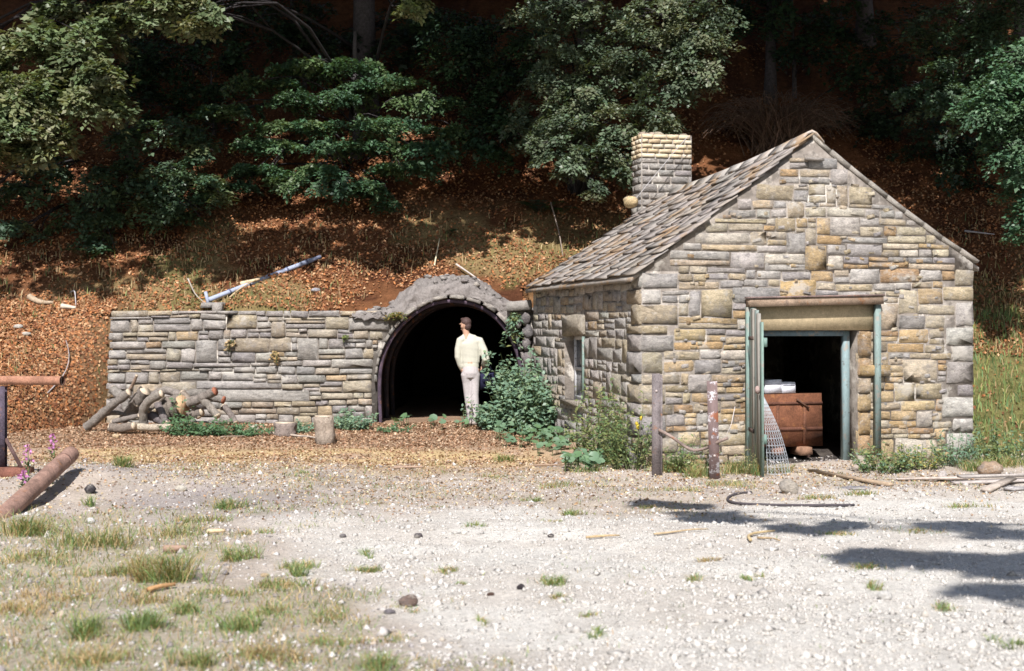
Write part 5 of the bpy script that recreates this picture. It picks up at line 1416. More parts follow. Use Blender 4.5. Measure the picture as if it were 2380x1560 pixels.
# leaning pipe
e = A3(P(166, 1055, 15.2)); s0 = A3(P(-60, 1262, 12.2)); rr = 23 / FD * 13.5 * .92
d = norm(e - s0)
mb = MB(); mb.tube([s0, s0 + d * .8, s0 + d * 1.6, e - d * .05, e, e + d * .02], [rr, rr, rr, rr, rr * .97, rr * .8], 20, (0.30, 0.185, 0.145))
mb.tube([e - d * .35 - [0, 0, .0], e - d * .3], rr * 1.02, 20, (0.27, 0.16, 0.125))
tag(mb.build('rusty_pipe', M['rust'], None, None, True), 'thick rusty brown pipe leaning up out of the grass beside the yard', 'pipe')

# willowherb
def willowherb(px, py, hpx, Y, lab):
    r = np.random.default_rng(int(px)); p = A3(P(px, py, Y)); top = p + [0, 0, hpx / FD * Y]
    p[2] = float(surf(p[0], p[1]))
    root = empty('willowherb', p, lab, 'flower', 'pink willowherb by the pipe stand')
    mb = MB(); mb.tube([p, (p + top) / 2 + [.02, 0, 0], top], [.007, .006, .003], 5, (0.12, 0.17, 0.07)); mb.build('stem', M['leaf'], root)
    n = 34; t = r.random(n); th = r.uniform(0, 6.28, n)
    H = top[2] - p[2]
    pos = p + np.outer(.66 + .36 * t, top - p) + np.stack([np.cos(th), np.sin(th), 0 * th], 1) * (.05 * (1.1 - t))[:, None]
    nn = norm(r.normal(0, 1, (n, 3))); dd_ = norm(np.cross(nn, r.normal(0, 1, (n, 3))))
    V, F, C = leaf_quads(pos, nn, dd_, np.full(n, .036), np.full(n, .028), np.tile([0.50, 0.20, 0.44], (n, 1)) * (1 + r.normal(0, .15, (n, 1))))
    obj('blossom', V, [F], M['leaf'], root, C)
    n = 40; t = r.random(n); th = r.uniform(0, 6.28, n)
    pos = p + np.outer(.62 * t, top - p); dd_ = norm(np.stack([np.cos(th), np.sin(th), .5 + 0 * th], 1)); nn = norm(np.cross(dd_, np.stack([-np.sin(th), np.cos(th), 0 * th], 1)))
    V, F, C = leaf_quads(pos, nn, dd_, np.full(n, .10), np.full(n, .02), np.tile([0.10, 0.16, 0.07], (n, 1)))
    obj('leaves', V, [F], M['leaf'], root, C)
willowherb(123, 1140, 130, 14.8, 'tall pink willowherb spike rising beside the leaning pipe end')
willowherb(64, 1160, 125, 14.6, 'pink willowherb in front of the stand base plate')
willowherb(55, 1190, 95, 14.2, 'shorter pink willowherb half hidden below the base plate')
willowherb(97, 1160, 62, 14.5, 'small pink willowherb bud close against the leaning pipe')

# ------------------------------------------------------------------ old posts, bent bar, hose, planks
def post(px0, px1, py0, Y, lab, col, mat, rail=False):
    x0, x1 = P(px0, 0, Y)[0], P(px1, 0, Y)[0]; zt = P(0, py0, Y)[2]; zg = float(ground_z(x0, Y)) - .1
    w = x1 - x0
    root = empty('fence_post', ((x0 + x1) / 2, Y, zg), lab, 'post', 'old posts in front of the hut')
    mb = MB()
    if rail:
        mb.box((x0, Y - .05, zg), (w * .8, 0, 0), (0, .022, 0), (0, 0, zt - zg), col, .002)
        mb.box((x0 + w * .82, Y - .055, zg), (w * .22, 0, 0), (0, .09, 0), (0, 0, zt - zg - .02), cj(col, .05), .002)
        mb.box((x0, Y - .027, zg), (.02, 0, 0), (0, .06, 0), (0, 0, zt - zg - .01), col, .002)
    else:
        mb.prism([(x0, Y - .05, zg), (x1 - .01, Y - .056, zg), (x1, Y + .03, zg), (x0 + .02, Y + .05, zg)], (-.035, 0, zt - zg), col)
    mb.build('shaft', mat, root)
    for f in (0.16,) if rail else (0.12, 0.7):
        mb = MB(); mb.ball(((x0 + x1) / 2 - .01, Y - .055, zt - f * (zt - zg)), (.016, .012, .016), 8, 5, (0.5, 0.42, 0.4)); mb.build('bolt', M['rust'], root)
post(1515, 1538, 868, 17.3, 'rusty grey iron post in front of the hut corner', (0.175, 0.15, 0.15), M['rust'], True)
post(1648, 1674, 886, 16.8, 'peeling rusty post with white paint flakes before the hut wall', (0.17, 0.12, 0.115), M['oldpost'])
mb = MB(); mb.tube(smooth_curve(np.array([A3(P(1531, 999, 17.22)), A3(P(1560, 1014, 17.15)), A3(P(1608, 1050, 17.05)), A3(P(1650, 1040, 16.9)), A3(P(1665, 1028, 16.72)), A3(P(1692, 1018, 16.7))]), 18), .019, 7, (0.25, 0.19, 0.165))
tag(mb.build('bent_bar', M['rust'], None, None, True), 'bent iron bar slung between the two old posts', 'bar')
mb = MB(); mb.tube([P(1683, 1022, 16.75), P(1700, 985, 16.8), P(1708, 945, 16.85)], .005, 4, (0.55, 0.5, 0.48)); tag(mb.build('wire', M['plain']), 'thin pale wire sticking up from the end of the bent bar', 'wire')
hs = [on_ground(x, y) for x, y in ((1745, 1147), (1712, 1149), (1693, 1157), (1690, 1165), (1702, 1172), (1740, 1175), (1800, 1177), (1880, 1178), (1985, 1177))]
mb = MB(); mb.tube(smooth_curve(np.array(hs), 40) + [0, 0, .014], .0135, 8, (0.075, 0.065, 0.07)); tag(mb.build('hose', M['plain'], None, None, True), 'black hose lying in a hairpin on the gravel before the hut', 'hose')
def plank(px0, py0, px1, py1, w, th, col, lab, lift=.0, lift1=None):
    p0, p1 = on_ground(px0, py0), on_ground(px1, py1)
    d = p1 - p0; s = np.cross([0, 0, 1], norm(d)) * w
    d[2] += (lift1 if lift1 is not None else lift) - lift
    mb = MB(); mb.box(p0 + [0, 0, lift] - s / 2, d, s, (0, 0, th), col, .006)
    return tag(mb.build('plank', M['wood']), lab, 'plank')
plank(1885, 1098, 2068, 1131, .10, .03, (0.36, 0.27, 0.19), 'narrow brown plank running out of the doorway over the sill', .01)
plank(2085, 1118, 2260, 1114, .12, .03, (0.47, 0.40, 0.35), 'pale plank on the ground near the hut corner, end nearest the door', .01)
plank(2215, 1128, 2395, 1121, .16, .03, (0.44, 0.39, 0.36), 'grey weathered plank lowest of the loose planks by the hut corner', .015)
plank(2230, 1123, 2400, 1117, .12, .03, (0.40, 0.36, 0.33), 'grey weathered plank lying on top of the lowest plank', .06)
plank(2290, 1146, 2352, 1127, .10, .03, (0.41, 0.35, 0.30), 'short plank propped on the loose grey planks', .02, .06)

# ------------------------------------------------------------------ mine tub in the doorway
tubroot = empty('mine_tub', hp(gt(1848), 1.3, -0.12), 'rusty mine tub standing just inside the doorway', 'mine tub')
tl = 0.62
tc = (gt(1760) + 0.20, gt(1911) + 0.02)
Yt = A[1] + 3.0 * g[1] + tl * a[1]
tz1 = EYE - (917 - HOR) / FD * 19.0; tz0 = EYE - (1040 - HOR) / FD * 19.0
def hx(px, l):   # t of that column at depth l
    r = (px - CXP) / FD
    return (r * (A[1] + l * a[1]) - A[0] - l * a[0]) / (g[0] - r * g[1])
ta, tb = hx(1752, tl), hx(1909, tl)
RB = (0.17, 0.068, 0.036)
mb = MB()
mb.prism([hp(ta, tl, tz1), hp(tb, tl, tz1 + .01), hp(tb + .02, tl, tz0), hp(ta + .04, tl, tz0)], L3 * .03, RB)
front = mb.build('end_panel', M['rust'], tubroot)
for (z, h, c) in ((.80, .035, .10), (.30, .05, .10)):
    zz = tz0 + (tz1 - tz0) * z
    MB().box(hp(ta + .01, tl - .014, zz), G3 * (tb - ta), L3 * .013, Z3 * h, (0.13, 0.055, 0.035)).build('strap', M['rust'], tubroot)
for f in (.32, .72):
    MB().box(hp(ta + f * (tb - ta), tl - .02, tz0 + .02), G3 * .045, L3 * .005, Z3 * (tz1 - tz0) * .76, (0.13, 0.055, 0.032)).build('strap', M['rust'], tubroot)
mb = MB(); mb.tube([hp(ta + .62 * (tb - ta), tl - .03, tz1 - .07), hp(ta + .8 * (tb - ta), tl - .03, tz1 - .19)], .014, 5, (0.12, 0.06, 0.04)); mb.build('latch', M['rust'], tubroot)
mb = MB()
for (t0_, t1_) in ((ta, ta + .03), (tb - .03, tb)):
    mb.box(hp(t0_, tl + .035, tz0), G3 * (t1_ - t0_), L3 * 1.2, Z3 * (tz1 - tz0), RB)
mb.box(hp(ta + .03, tl + .035, tz0), G3 * (tb - ta - .06), L3 * 1.2, Z3 * .03, RB)
mb.box(hp(ta, tl + 1.24, tz0), G3 * (tb - ta), L3 * .03, Z3 * (tz1 - tz0), RB)
mb.build('body', M['rust'], tubroot)
MB().box(hp(hx(1853, tl), tl - .13, tz0 - .115), G3 * .16, L3 * .4, Z3 * .105, (0.26, 0.15, 0.10), .006).build('buffer', M['wood'], tubroot)
MB().box(hp(hx(1796, tl), tl - .09, tz0 - .10), G3 * .12, L3 * .4, Z3 * .09, (0.22, 0.12, 0.085), .006).build('buffer', M['wood'], tubroot)
for tt in (ta + .14, tb - .14):
    for ll in (tl + .25, tl + .95):
        c0 = hp(tt - .03, ll, -.12 + .16)
        mb = MB(); mb.tube([c0, c0 + G3 * .06], .15, 14, (0.10, 0.06, 0.05)); mb.build('wheel', M['rust'], tubroot)
for i, (x0, x1, y0, y1, lab) in enumerate(((1776, 1814, 884, 921, 'taller white box stacked on the mine tub'), (1816, 1846, 889, 915, 'smaller white box beside the taller one on the mine tub'))):
    t0_, t1_ = hx(x0, tl + .05), hx(x1, tl + .05)
    z1_ = EYE - (y0 - HOR) / FD * 19.05; zb_ = tz1 + .012
    root = empty('box', hp((t0_ + t1_) / 2, tl + .2, zb_), lab, 'box', 'white boxes on the mine tub')
    MB().box(hp(t0_, tl + .02, zb_ - .0), G3 * (t1_ - t0_), L3 * .3, Z3 * (z1_ - zb_), (0.78, 0.79, 0.86), .004).build('carton', M['plain'], root)
    MB().box(hp(t0_ + .01, tl + .012, (zb_ + z1_) / 2 + .03), G3 * (t1_ - t0_ - .02), L3 * .006, Z3 * .008, (0.35, 0.35, 0.4)).build('flap_seam', M['plain'], root)
# slack sheet of wire netting between leaf and doorway
r11 = np.random.default_rng(161)
wn = MB()
top = A3(P(1774, 920, 17.25)); bl = A3(P(1783, 1102, 17.1)); br = A3(P(1836, 1098, 17.3))
def net(u, v):
    e0 = top + (bl - top) * v; e1 = top + (br - top) * v + np.array([0.05 * math.sin(v * 3), 0, 0])
    return e0 + (e1 - e0) * u + np.array([0, -.13 * math.sin(u * math.pi) * v, 0])
nv, nu = 22, 7
for i in range(nu + 1):
    for sgn in (1, -1):
        pts = []
        for j in range(nv + 1):
            v = j / nv; u = i / nu + sgn * 0.045 * (1 if j % 2 else -1)
            pts.append(net(min(1, max(0, u)), v))
        wn.tube(pts, .0026, 3, (0.50, 0.53, 0.56), cap=False)
for j in range(0, nv + 1, 2):
    wn.tube([net(u, j / nv) for u in np.linspace(0, 1, 7)], .0022, 3, (0.50, 0.53, 0.56), cap=False)
tag(wn.build('wire_netting', M['plain']), 'slack sheet of grey wire netting hanging beside the open door leaf', 'netting')

# ------------------------------------------------------------------ plants
def leafy(name, base, h, rx, ry, n, nl, leaf, pal, lab, cat_='plant', group=None, seed=0, ratio=.55, arch_=0.25, droop=0.0, hang=False, mat='leaf'):
    r = np.random.default_rng(seed + 7); base = A3(base)
    root = empty(name, base, lab, cat_, group)
    mb = MB(); pos, dd_, nn = [], [], []
    for i in range(n):
        q = norm(r.normal(0, 1, 2)) * math.sqrt(r.random())
        s = base + [q[0] * rx * .75, q[1] * ry * .75, 0]
        if not hang: s[2] = float(surf(s[0], s[1])) if s[2] < 2 else s[2]
        hh = h * r.uniform(.35, 1.12) * (1 - .2 * (q @ q))
        tip = s + [q[0] * rx * .55 + r.normal(0, arch_ * abs(h) * .35), q[1] * ry * .35 + r.normal(0, arch_ * abs(h) * .3), hh]
        t = np.linspace(0, 1, 6)
        pts = s + np.outer(t, tip - s) + np.outer(np.sin(t * 2.5) * abs(hh) * .12, [r.normal(), r.normal(), 0])
        mb.tube(pts, np.linspace(.006, .002, 6), 3, (0.12, 0.15, 0.06), cap=False)
        m = int(nl * r.uniform(.7, 1.3)); k = r.uniform(.12, 1.0, m)
        pp = np.stack([np.interp(k, t, pts[:, c]) for c in range(3)], 1)
        th = r.uniform(0, 6.28, m)
        d = norm(np.stack([np.cos(th), np.sin(th), r.uniform(-.5, .5, m) - droop], 1))
        pos.append(pp + d * .01); dd_.append(d)
        sd = np.stack([-np.sin(th), np.cos(th), 0 * th], 1); nv_ = np.cross(d, sd); nv_ *= np.sign(nv_[:, 2:3] + 1e-6); nv_ = norm(nv_ * .5 + .8 * A3(SUN) + r.normal(0, .38, (m, 3)))
        nn.append(nv_)
    pos, dd_, nn = map(np.concatenate, (pos, dd_, nn)); dd_ = norm(dd_ - (dd_ * nn).sum(1)[:, None] * nn)
    m = len(pos); L = leaf * r.uniform(.55, 1.2, m)
    pal = np.asarray(pal); c = pal[r.integers(len(pal), size=m)] * (1 + r.normal(0, .15, m))[:, None]
    mb.build('stems', M['leaf'], root)['kind'] = 'stuff'
    V, F, C = leaf_quads(pos, nn, dd_, L, L * ratio, np.clip(c, .01, .6))
    obj('foliage', V, [F], M[mat], root, C)
    return root
NET = [(0.14, 0.23, 0.155), (0.17, 0.26, 0.175), (0.12, 0.20, 0.135), (0.20, 0.28, 0.165)]
gx = lambda px, Y: (P(px, 0, Y)[0], Y, float(ground_z(P(px, 0, Y)[0], Y)))
leafy('nettle_bush', gx(1212, 22.75), 1.25, .38, .38, 90, 36, .09, NET, 'big green nettle bush beside the standing man at the tunnel mouth', 'bush', seed=1)
leafy('nettle_bush', gx(1152, 22.7), .52, .27, .3, 50, 26, .085, NET, 'low nettle growth beside the standing man\'s legs below his bag', 'bush', seed=31)
leafy('nettle_bush', gx(1250, 22.3), .95, .42, .35, 95, 36, .09, NET, 'lower nettle clump growing between the nettle bush and the hut wall', 'bush', seed=2)
leafy('weed', gx(1205, 22.9), 1.55, .10, .1, 7, 16, .09, NET[2:], 'tall weed stems rising above the nettle bush', 'weed', seed=3)
leafy('weed', gx(1085, 22.9), .62, .06, .06, 3, 16, .07, NET + [(0.2, .24, .08)], 'small leafy spray sticking out before the man\'s knees', 'weed', seed=30, arch_=.9)
leafy('hanging_plant', P(1190, 725, 23.55), -.62, .12, .1, 14, 14, .11, NET + [(0.2, 0.22, 0.08)], 'leafy plant hanging down the stones above the tunnel side', 'plant', seed=4, hang=True, droop=.5, ratio=.35)
leafy('wall_fern', P(922, 728, 23.62), -.14, .16, .1, 9, 12, .09, [(0.24, 0.17, 0.05), (0.14, 0.16, 0.05)], 'small yellow green fern tuft on the wall end above the arch', 'fern', seed=5, hang=True, ratio=.3)
leafy('wall_weed', P(800, 778, 23.7), -.12, .05, .04, 5, 10, .04, [(0.16, 0.2, 0.06)], 'tiny green weed growing from the wall face near its tunnel end', 'weed', seed=6, hang=True)
leafy('wall_weed', P(640, 818, 23.7), -.22, .06, .04, 8, 10, .05, [(0.42, 0.30, 0.14), (0.38, 0.25, 0.11)], 'dry orange tuft in a joint at the middle of the wall', 'weed', seed=7, hang=True, mat='dry')
leafy('wall_weed', P(540, 790, 23.7), -.24, .08, .04, 9, 10, .06, [(0.40, 0.29, 0.16), (0.36, 0.27, 0.15)], 'wide dry tan tuft high on the wall above the logs', 'weed', seed=8, hang=True, mat='dry')
LW = [(0.085, 0.165, 0.075), (0.10, 0.18, 0.085), (0.075, 0.14, 0.07)]
leafy('weed_patch', gx(470, 22.0), .30, .55, .35, 60, 18, .065, LW, 'low green weeds growing in front of the log heap', 'weeds', seed=9)
leafy('weed_patch', gx(545, 21.9), .20, .50, .3, 45, 16, .06, LW, 'thin green weeds trailing from the heap towards the low stump', 'weeds', seed=10)
leafy('weed_patch', gx(822, 23.0), .30, .30, .3, 40, 18, .07, NET, 'nettle clump against the wall beside the tunnel edge', 'weeds', seed=11)
leafy('weed_patch', gx(712, 22.6), .16, .25, .3, 20, 14, .06, NET, 'small weeds between the two stumps', 'weeds', seed=12)
leafy('weed_patch', gx(920, 22.5), .12, .32, .3, 20, 12, .05, LW, 'thin weeds on leaf litter at the foot of the tunnel', 'weeds', seed=13)
leafy('weed', gx(415, 22.4), .62, .07, .1, 8, 14, .08, LW, 'taller green weed standing in the heap beside the orange split log', 'weed', seed=14)
MX = [(0.13, 0.19, 0.075), (0.10, 0.165, 0.07), (0.24, 0.25, 0.10), (0.16, 0.19, 0.07)]
leafy('tall_weeds', gx(1390, 18.9), 1.1, .36, .4, 54, 20, .075, MX, 'tall mixed weeds growing along the hut side wall below the window', 'weeds', seed=15, ratio=.35)
leafy('tall_weeds', gx(1450, 17.8), 1.0, .26, .3, 40, 20, .07, MX, 'tall weeds with yellow flowers at the hut corner by the iron post', 'weeds', seed=16, ratio=.35)
leafy('weeds', gx(1590, 17.6), .42, .40, .22, 40, 14, .06, MX, 'weeds at the wall foot between the two old posts', 'weeds', seed=17, ratio=.4)
leafy('weeds', gx(2050, 17.9), .36, .40, .22, 46, 16, .06, MX + NET[:1], 'mixed weeds at the wall foot beside the doorway', 'weeds', seed=18, ratio=.4)
leafy('weeds', gx(2130, 18.2), .34, .36, .22, 36, 16, .06, MX + [(0.4, 0.34, 0.1)], 'yellow flecked weeds below the middle of the wall beside the door', 'weeds', seed=19, ratio=.4)
leafy('weeds', gx(2215, 18.5), .45, .28, .25, 36, 16, .06, NET, 'dark green weeds at the hut corner beside the planks', 'weeds', seed=20, ratio=.4)
leafy('tall_weeds', gx(2330, 18.9), .55, .45, .5, 60, 16, .07, MX + NET[:1], 'bushy green weeds on the bank beyond the hut corner', 'weeds', seed=21, ratio=.4)
leafy('weeds', gx(1745, 17.4), .35, .16, .16, 20, 10, .05, [(0.38, 0.31, 0.16), (0.2, 0.2, 0.09)], 'dry seeding grass clump below the green door post', 'weeds', seed=22, ratio=.25, mat='dry')
p = on_hill(1255, 480)
def fern(px, py, n, L, lab, seed, col=(0.05, 0.11, 0.045)):
    r = np.random.default_rng(seed); p = on_hill(px, py)
    root = empty('fern', p, lab, 'fern', 'ferns on the slope')
    pos, nn, dd_ = [], [], []
    for i in range(n):
        th = r.uniform(0, 6.28); out = np.array([math.cos(th), math.sin(th) * .7, 0])
        m = 34; t = np.linspace(.1, 1, m)
        rib_ = p + np.outer(t * L, out) + np.outer(np.sin(t * 2.3) * L * .45, [0, 0, 1])
        sd = np.cross(out, [0, 0, 1.0])
        for s in (1, -1):
            pos.append(rib_); dd_.append(np.tile(norm(sd * s + out * .4 + [0, 0, -.15]), (m, 1))); nn.append(np.tile(norm(np.array([0, 0, 1.0]) + out * .3), (m, 1)) + r.normal(0, .1, (m, 3)))
    pos, nn, dd_ = np.concatenate(pos), norm(np.concatenate(nn)), np.concatenate(dd_)
    dd_ = norm(dd_ - (dd_ * nn).sum(1)[:, None] * nn)
    t = np.tile(np.linspace(.1, 1, 34), 2 * n); LL = L * .30 * np.sin(np.clip(t * 1.05, 0, 1) * math.pi * .97 + .06).clip(.1)
    V, F, C = leaf_quads(pos, nn, dd_, LL, np.full(len(pos), L * .035), np.tile(col, (len(pos), 1)) * (1 + r.normal(0, .12, (len(pos), 1))), .02)
    obj('fronds', V, [F], M['leaf'], root, C)
fern(1255, 500, 9, .55, 'dark green fern on leaf litter between the dome and the chimney', 1)
fern(1300, 505, 6, .42, 'smaller fern just beside the larger fern near the chimney', 2)
fern(205, 610, 8, .5, 'shaded fern on the slope above the wall end', 3)
fern(360, 618, 6, .35, 'small fern in shade above the middle of the log heap', 4)
fern(1040, 552, 5, .3, 'small bright green fern on the slope above the tunnel', 5, (0.09, 0.17, 0.06))

# broad leaves one by one
def leafdisc(r):
    n = 9; th = np.linspace(0.35, 2 * math.pi - .35, n)
    rad = 1 + r.normal(0, .05, n)
    V = np.concatenate([[[0, 0, 0]], np.stack([-rad * np.cos(th) * .95 + .1, rad * np.sin(th), .18 * rad ** 2 + r.normal(0, .04, n)], 1)])
    return V, np.array([[0, i + 1, i + 2] for i in range(n - 1)])
protos = []
for i in range(4):
    rr_ = np.random.default_rng(200 + i); Vd, Fd = leafdisc(rr_)
    me = mesh_np('broad_leaf', Vd, [Fd], cj([(0.13, 0.215, 0.13), (0.11, 0.19, 0.11), (0.15, 0.235, 0.145), (0.12, 0.205, 0.10)][i], .03, rr_)); me.materials.append(M['leaf']); protos.append(me)
def broadleaf(name, pts, lab, size, seed, hmax=.35):
    r = np.random.default_rng(seed)
    base = np.mean([p for p in pts], 0)
    root = empty(name, base, lab, 'plant', 'broad leaved plants by the tunnel')
    st_ = MB()
    for p in pts:
        h = r.uniform(.08, hmax)
        o = bpy.data.objects.new('leaf', protos[r.integers(4)])
        loc = A3(p) + [0, 0, h]
        reg(o, Vector(loc), root)
        s = size * r.uniform(.65, 1.2)
        o.scale = (s, s, s)
        o.rotation_euler = (r.normal(0.45, .3), r.normal(0, .3), r.uniform(-.9, .9))
        st_.tube([A3(p) - [0, 0, .02], loc], .006, 3, (0.2, 0.24, 0.12), cap=False)
    st_.build('stalks', M['leaf'], root)['kind'] = 'stuff'
rb_ = np.random.default_rng(171)
def gpts(x0, x1, y0, y1, n): return [on_ground(rb_.uniform(x0, x1), rb_.uniform(y0, y1)) for _ in range(n)]
broadleaf('broad_leaved_plant', gpts(1150, 1330, 1012, 1040, 80), 'patch of pale broad leaves spreading at the foot of the nettle bush', .062, 1, .22)
broadleaf('broad_leaved_plant', gpts(1310, 1400, 1080, 1098, 50), 'clump of pale broad leaves on the ground by the weeds near the hut corner', .062, 2, .2)
broadleaf('broad_leaved_plant', gpts(1240, 1310, 1035, 1060, 20), 'few broad leaves trailing between the two broad leaved clumps', .06, 3, .15)
broadleaf('seedling', gpts(915, 950, 985, 992, 6), 'small round leaved sprout at the tunnel edge nearest the wall', .07, 4, .16)
broadleaf('seedling', gpts(1000, 1032, 985, 995, 6), 'small round leaved sprout in the middle of the tunnel threshold', .07, 5, .16)
broadleaf('seedling', gpts(1060, 1085, 985, 995, 4), 'small round leaved sprout beside the man\'s feet', .06, 6, .14)
# yellow ragwort heads by the corner post
mbf = MB()
rag = empty('ragwort', gx(1480, 17.6), 'yellow flower spike in front of the hut corner', 'flower')
mbf.tube([gx(1480, 17.6), P(1484, 1000, 17.6), P(1490, 955, 17.6)], .006, 4, (0.14, 0.18, 0.07)); mbf.build('stem', M['leaf'], rag)
for (x, y) in ((1490, 972), (1480, 985), (1482, 993)):
    MB().ball(P(x, y, 17.58), (.022, .02, .03), 7, 5, (0.62, 0.48, 0.05), .15).build('flower_head', M['leaf'], rag)

# ------------------------------------------------------------------ the man looking into the tunnel
FX, FY = P(1100, 0, 23.1)[0], 23.1
FZ = float(ground_z(FX, FY))
person = None
def remesh(mb, name, mat, parent, vox, sm=3, col=None, cf=None):
    V = np.concatenate(mb.V) + [FX, FY, FZ]
    me = mesh_np(name + '_raw', V, [np.array(f) for f in mb.F.values()])
    o = bpy.data.objects.new(name + '_raw', me); COL.objects.link(o)
    m = o.modifiers.new('r', 'REMESH'); m.mode = 'VOXEL'; m.voxel_size = vox
    s = o.modifiers.new('s', 'SMOOTH'); s.factor = .5; s.iterations = sm
    bpy.context.view_layer.update()
    dg = bpy.context.evaluated_depsgraph_get()
    ev = o.evaluated_get(dg); m2 = ev.to_mesh()
    n = len(m2.vertices); Vn = np.zeros(n * 3, np.float32); m2.vertices.foreach_get('co', Vn); Vn = Vn.reshape(-1, 3)
    polys = [tuple(p.vertices) for p in m2.polygons]
    ev.to_mesh_clear(); bpy.data.objects.remove(o); bpy.data.meshes.remove(me)
    Fs = {}
    for p in polys: Fs.setdefault(len(p), []).append(p)
    C = cf(Vn - [FX, FY, FZ]) if cf else np.tile(col, (n, 1))
    return obj(name, Vn, [np.array(f) for f in Fs.values()], mat, parent, C, (FX, FY, FZ), True)
# joints (x across, y away from the camera, z up); he stands with his back to us, head turned a little
HD = np.array([-.128, .01, 1.625])
nk = np.array([-.112, .0, 1.485]); shL = np.array([-.205, .0, 1.375]); shR = np.array([.105, .02, 1.365])
elL = np.array([-.245, -.01, 1.11]); wrL = np.array([-.175, .05, .875]); elR = np.array([.205, -.02, 1.075]); wrR = np.array([.165, .14, .955])
hpL = np.array([-.115, .0, .90]); hpR = np.array([.025, .01, .90]); knL = np.array([-.085, .03, .50]); knR = np.array([.02, -.005, .49]); anL = np.array([-.03, .02, .09]); anR = np.array([.035, -.03, .09])
body = MB()
body.ball(HD + [0, 0, .02], (.076, .095, .105), 14, 10); body.ball(HD + [-.015, .035, -.05], (.052, .06, .07), 12, 8)
fd = norm(np.array([-.66, .75, -.03])); sdv = np.cross(fd, [0, 0, 1.0])
body.ball(HD + fd * .098 + [0, 0, -.02], (.016, .02, .022), 8, 6)                  # nose
body.ball(HD + fd * .083 + [0, 0, .025], (.05, .03, .014), 8, 6)                   # brow
body.ball(HD + fd * .085 + [0, 0, -.065], (.024, .018, .010), 8, 6)                # mouth
for s in (1, -1):
    body.ball(HD + sdv * s * .078 - fd * .005 + [0, 0, -.015], (.014, .018, .032), 8, 6)   # ears
body.tube([HD + [0, -.01, -.04], nk, nk + [0, 0, -.08]], [.055, .054, .07], 12)
body.tube([nk + [0, 0, -.06], (shL + shR) / 2 + [0, 0, -.05], np.array([-.05, 0, 1.1]), np.array([-.045, 0, .9])], [.08, .13, .12, .13], 14, ell=.75, ref=(1, 0, 0))
body.tube([nk + [0, 0, -.06], shL, elL, wrL], [.05, .05, .042, .03], 10); body.tube([nk + [0, 0, -.06], shR, elR, wrR], [.05, .05, .042, .03], 10)
body.tube([np.array([-.05, 0, .95]), hpL, knL, anL], [.09, .08, .055, .04], 12); body.tube([np.array([-.04, 0, .95]), hpR, knR, anR], [.09, .08, .055, .04], 12)
def hand(wr, d, side, down):
    d = norm(d); body.ball(wr + d * .045, (.03, .03, .045), 8, 6)
    for k in range(4):
        o = side * (k - 1.5) * .017
        L_ = [.07, .08, .075, .06][k]
        q = wr + d * .075 + o
        body.tube([wr + d * .04 + o * .8, q, q + d * L_ * .5 + down * .01, q + d * L_ * .85 + down * .03], [.010, .0095, .009, .007], 6)
    body.tube([wr + d * .02, wr + d * .04 + side * -.035 + down * .01, wr + d * .075 + side * -.042 + down * .02], [.012, .011, .008], 6)
hand(wrL, np.array([.25, .2, -1]), np.array([.3, 1, 0]) / 1.05, np.array([1, 0, 0]))
hand(wrR, np.array([-.5, .3, -.6]), np.array([.2, 1, .2]) / 1.05, np.array([-.4, 0, -.8]))
person = remesh(body, 'person', M['skin'], None, .0075, 2, (0.50, 0.30, 0.21))
tag(person, 'man in cream jumper and grey trousers standing with his back turned, facing the tunnel', 'person')
def E(mb, p, r_, ell, n=16): mb.tube(p, r_, n, ell=ell, ref=(1, 0, 0))
shirt = MB()
E(shirt, [nk + [.0, 0, .005], nk + [.005, 0, -.04], np.array([-.07, .005, 1.41]), np.array([-.055, .005, 1.34]), np.array([-.05, .01, 1.25]), np.array([-.045, .01, 1.1]), np.array([-.045, .005, 1.02]), np.array([-.045, .0, .985])], [.066, .082, .125, .165, .170, .158, .150, .128], .66)
shirt.tube([nk + [-.02, 0, -.07], shL, shL * .45 + elL * .55 + [-.012, 0, 0], elL, elL * .45 + wrL * .55, wrL + [-.002, 0, .03]], [.07, .073, .066, .058, .052, .042], 12)
shirt.tube([nk + [.02, 0, -.07], shR, shR * .45 + elR * .55 + [.012, 0, 0], elR, elR * .45 + wrR * .55, wrR + [0, 0, .02]], [.07, .073, .068, .062, .054, .044], 12)
E(shirt, [np.array([-.045, 0, 1.0]), np.array([-.045, 0, .965]), np.array([-.045, 0, .925])], [.135, .139, .137], .72)
remesh(shirt, 'jumper', M['cloth'], person, .010, 5, (0.66, 0.62, 0.45), cf=lambda V: np.tile((0.52, 0.505, 0.425), (len(V), 1)) * (1 - .07 * np.maximum(0, np.sin(V[:, 2] * 52 + V[:, 0] * 9)))[:, None])
tr = MB()
E(tr, [np.array([-.045, 0, .98]), np.array([-.045, -.004, .92]), np.array([-.045, -.012, .85]), np.array([-.045, -.005, .78])], [.122, .136, .142, .125], .78)
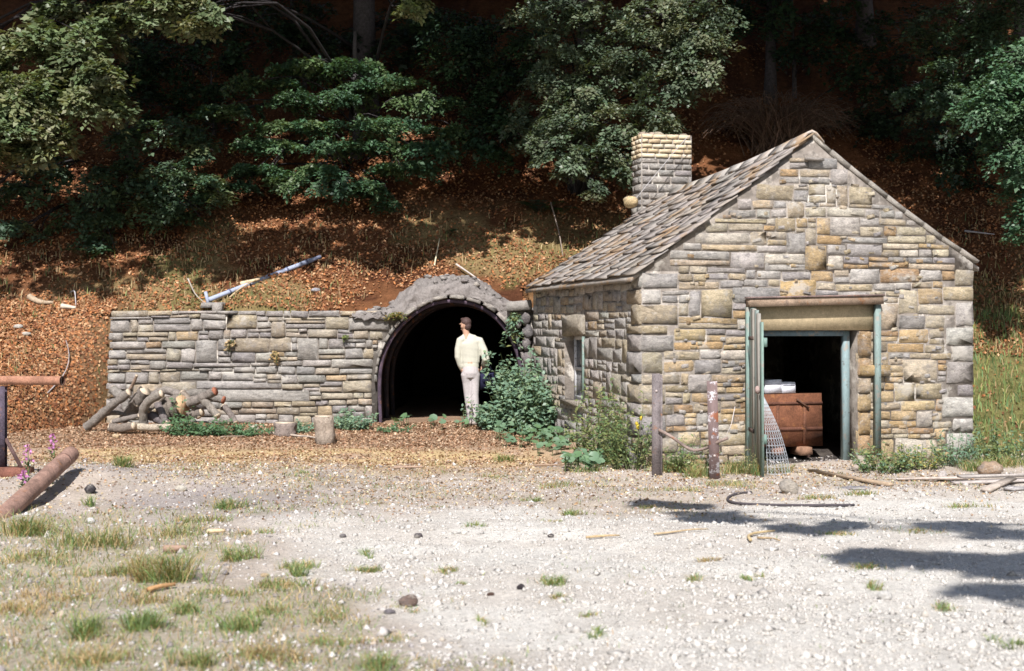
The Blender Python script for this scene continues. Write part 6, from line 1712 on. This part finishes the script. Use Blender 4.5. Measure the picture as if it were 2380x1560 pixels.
tr.tube([np.array([-.09, 0, .88]), hpL + [0, -.01, -.08], hpL * .5 + knL * .5, knL, knL * .4 + anL * .6, anL + [0, 0, -.03]], [.085, .088, .078, .068, .066, .068], 14)
tr.tube([np.array([0, 0, .88]), hpR + [0, -.01, -.08], hpR * .5 + knR * .5, knR, knR * .4 + anR * .6, anR + [0, 0, -.03]], [.085, .088, .078, .068, .066, .068], 14)
remesh(tr, 'trousers', M['cloth'], person, .010, 6, (0.47, 0.43, 0.43))
for an in (anL, anR):
    sh_ = MB(); sh_.ball(an + [-.03, .05, -.05], (.05, .115, .045), 12, 8); sh_.ball(an + [0, -.02, -.04], (.043, .06, .05), 10, 7)
    remesh(sh_, 'shoe', M['cloth'], person, .009, 2, (0.42, 0.36, 0.33))
hr = MB(); hr.ball(HD - fd * .022 + [0, 0, .05], (.084, .092, .082), 14, 10); hr.ball(HD - fd * .05 + [0, 0, -.01], (.064, .062, .075), 12, 8); hr.ball(HD + fd * .05 + [0, 0, .098], (.05, .05, .028), 10, 8)
remesh(hr, 'hair', M['hair'], person, .008, 2, (0.075, 0.045, 0.04))
# shoulder bag hanging at his side
bg_ = MB(); c0 = np.array([.235, .06, .72])
bagroot = empty('shoulder_bag', (FX + c0[0], FY + c0[1], FZ + c0[2] - .15), 'dark blue black bag hanging at the side of the standing man', 'bag')
bb = MB(); bb.box((FX + .12, FY + .02, FZ + .58), (.24, .02, .03), (0, .12, 0), (.0, 0, .24), (0.022, 0.022, 0.05), .014); bb.build('bag_body', M['cloth'], bagroot)
bb = MB(); bb.box((FX + .13, FY + .0, FZ + .70), (.22, .02, .02), (0, .13, 0), (0, 0, .13), (0.028, 0.028, 0.065), .012); bb.build('bag_flap', M['cloth'], bagroot)
bb = MB(); bb.tube([(FX + .13, FY + .08, FZ + .82), (FX + .15, FY + .09, FZ + .95), (FX + .2, FY + .1, FZ + 1.0), (FX + .27, FY + .09, FZ + .95), (FX + .34, FY + .08, FZ + .84)], .010, 5, (0.02, 0.02, 0.035)); bb.build('strap', M['cloth'], bagroot)
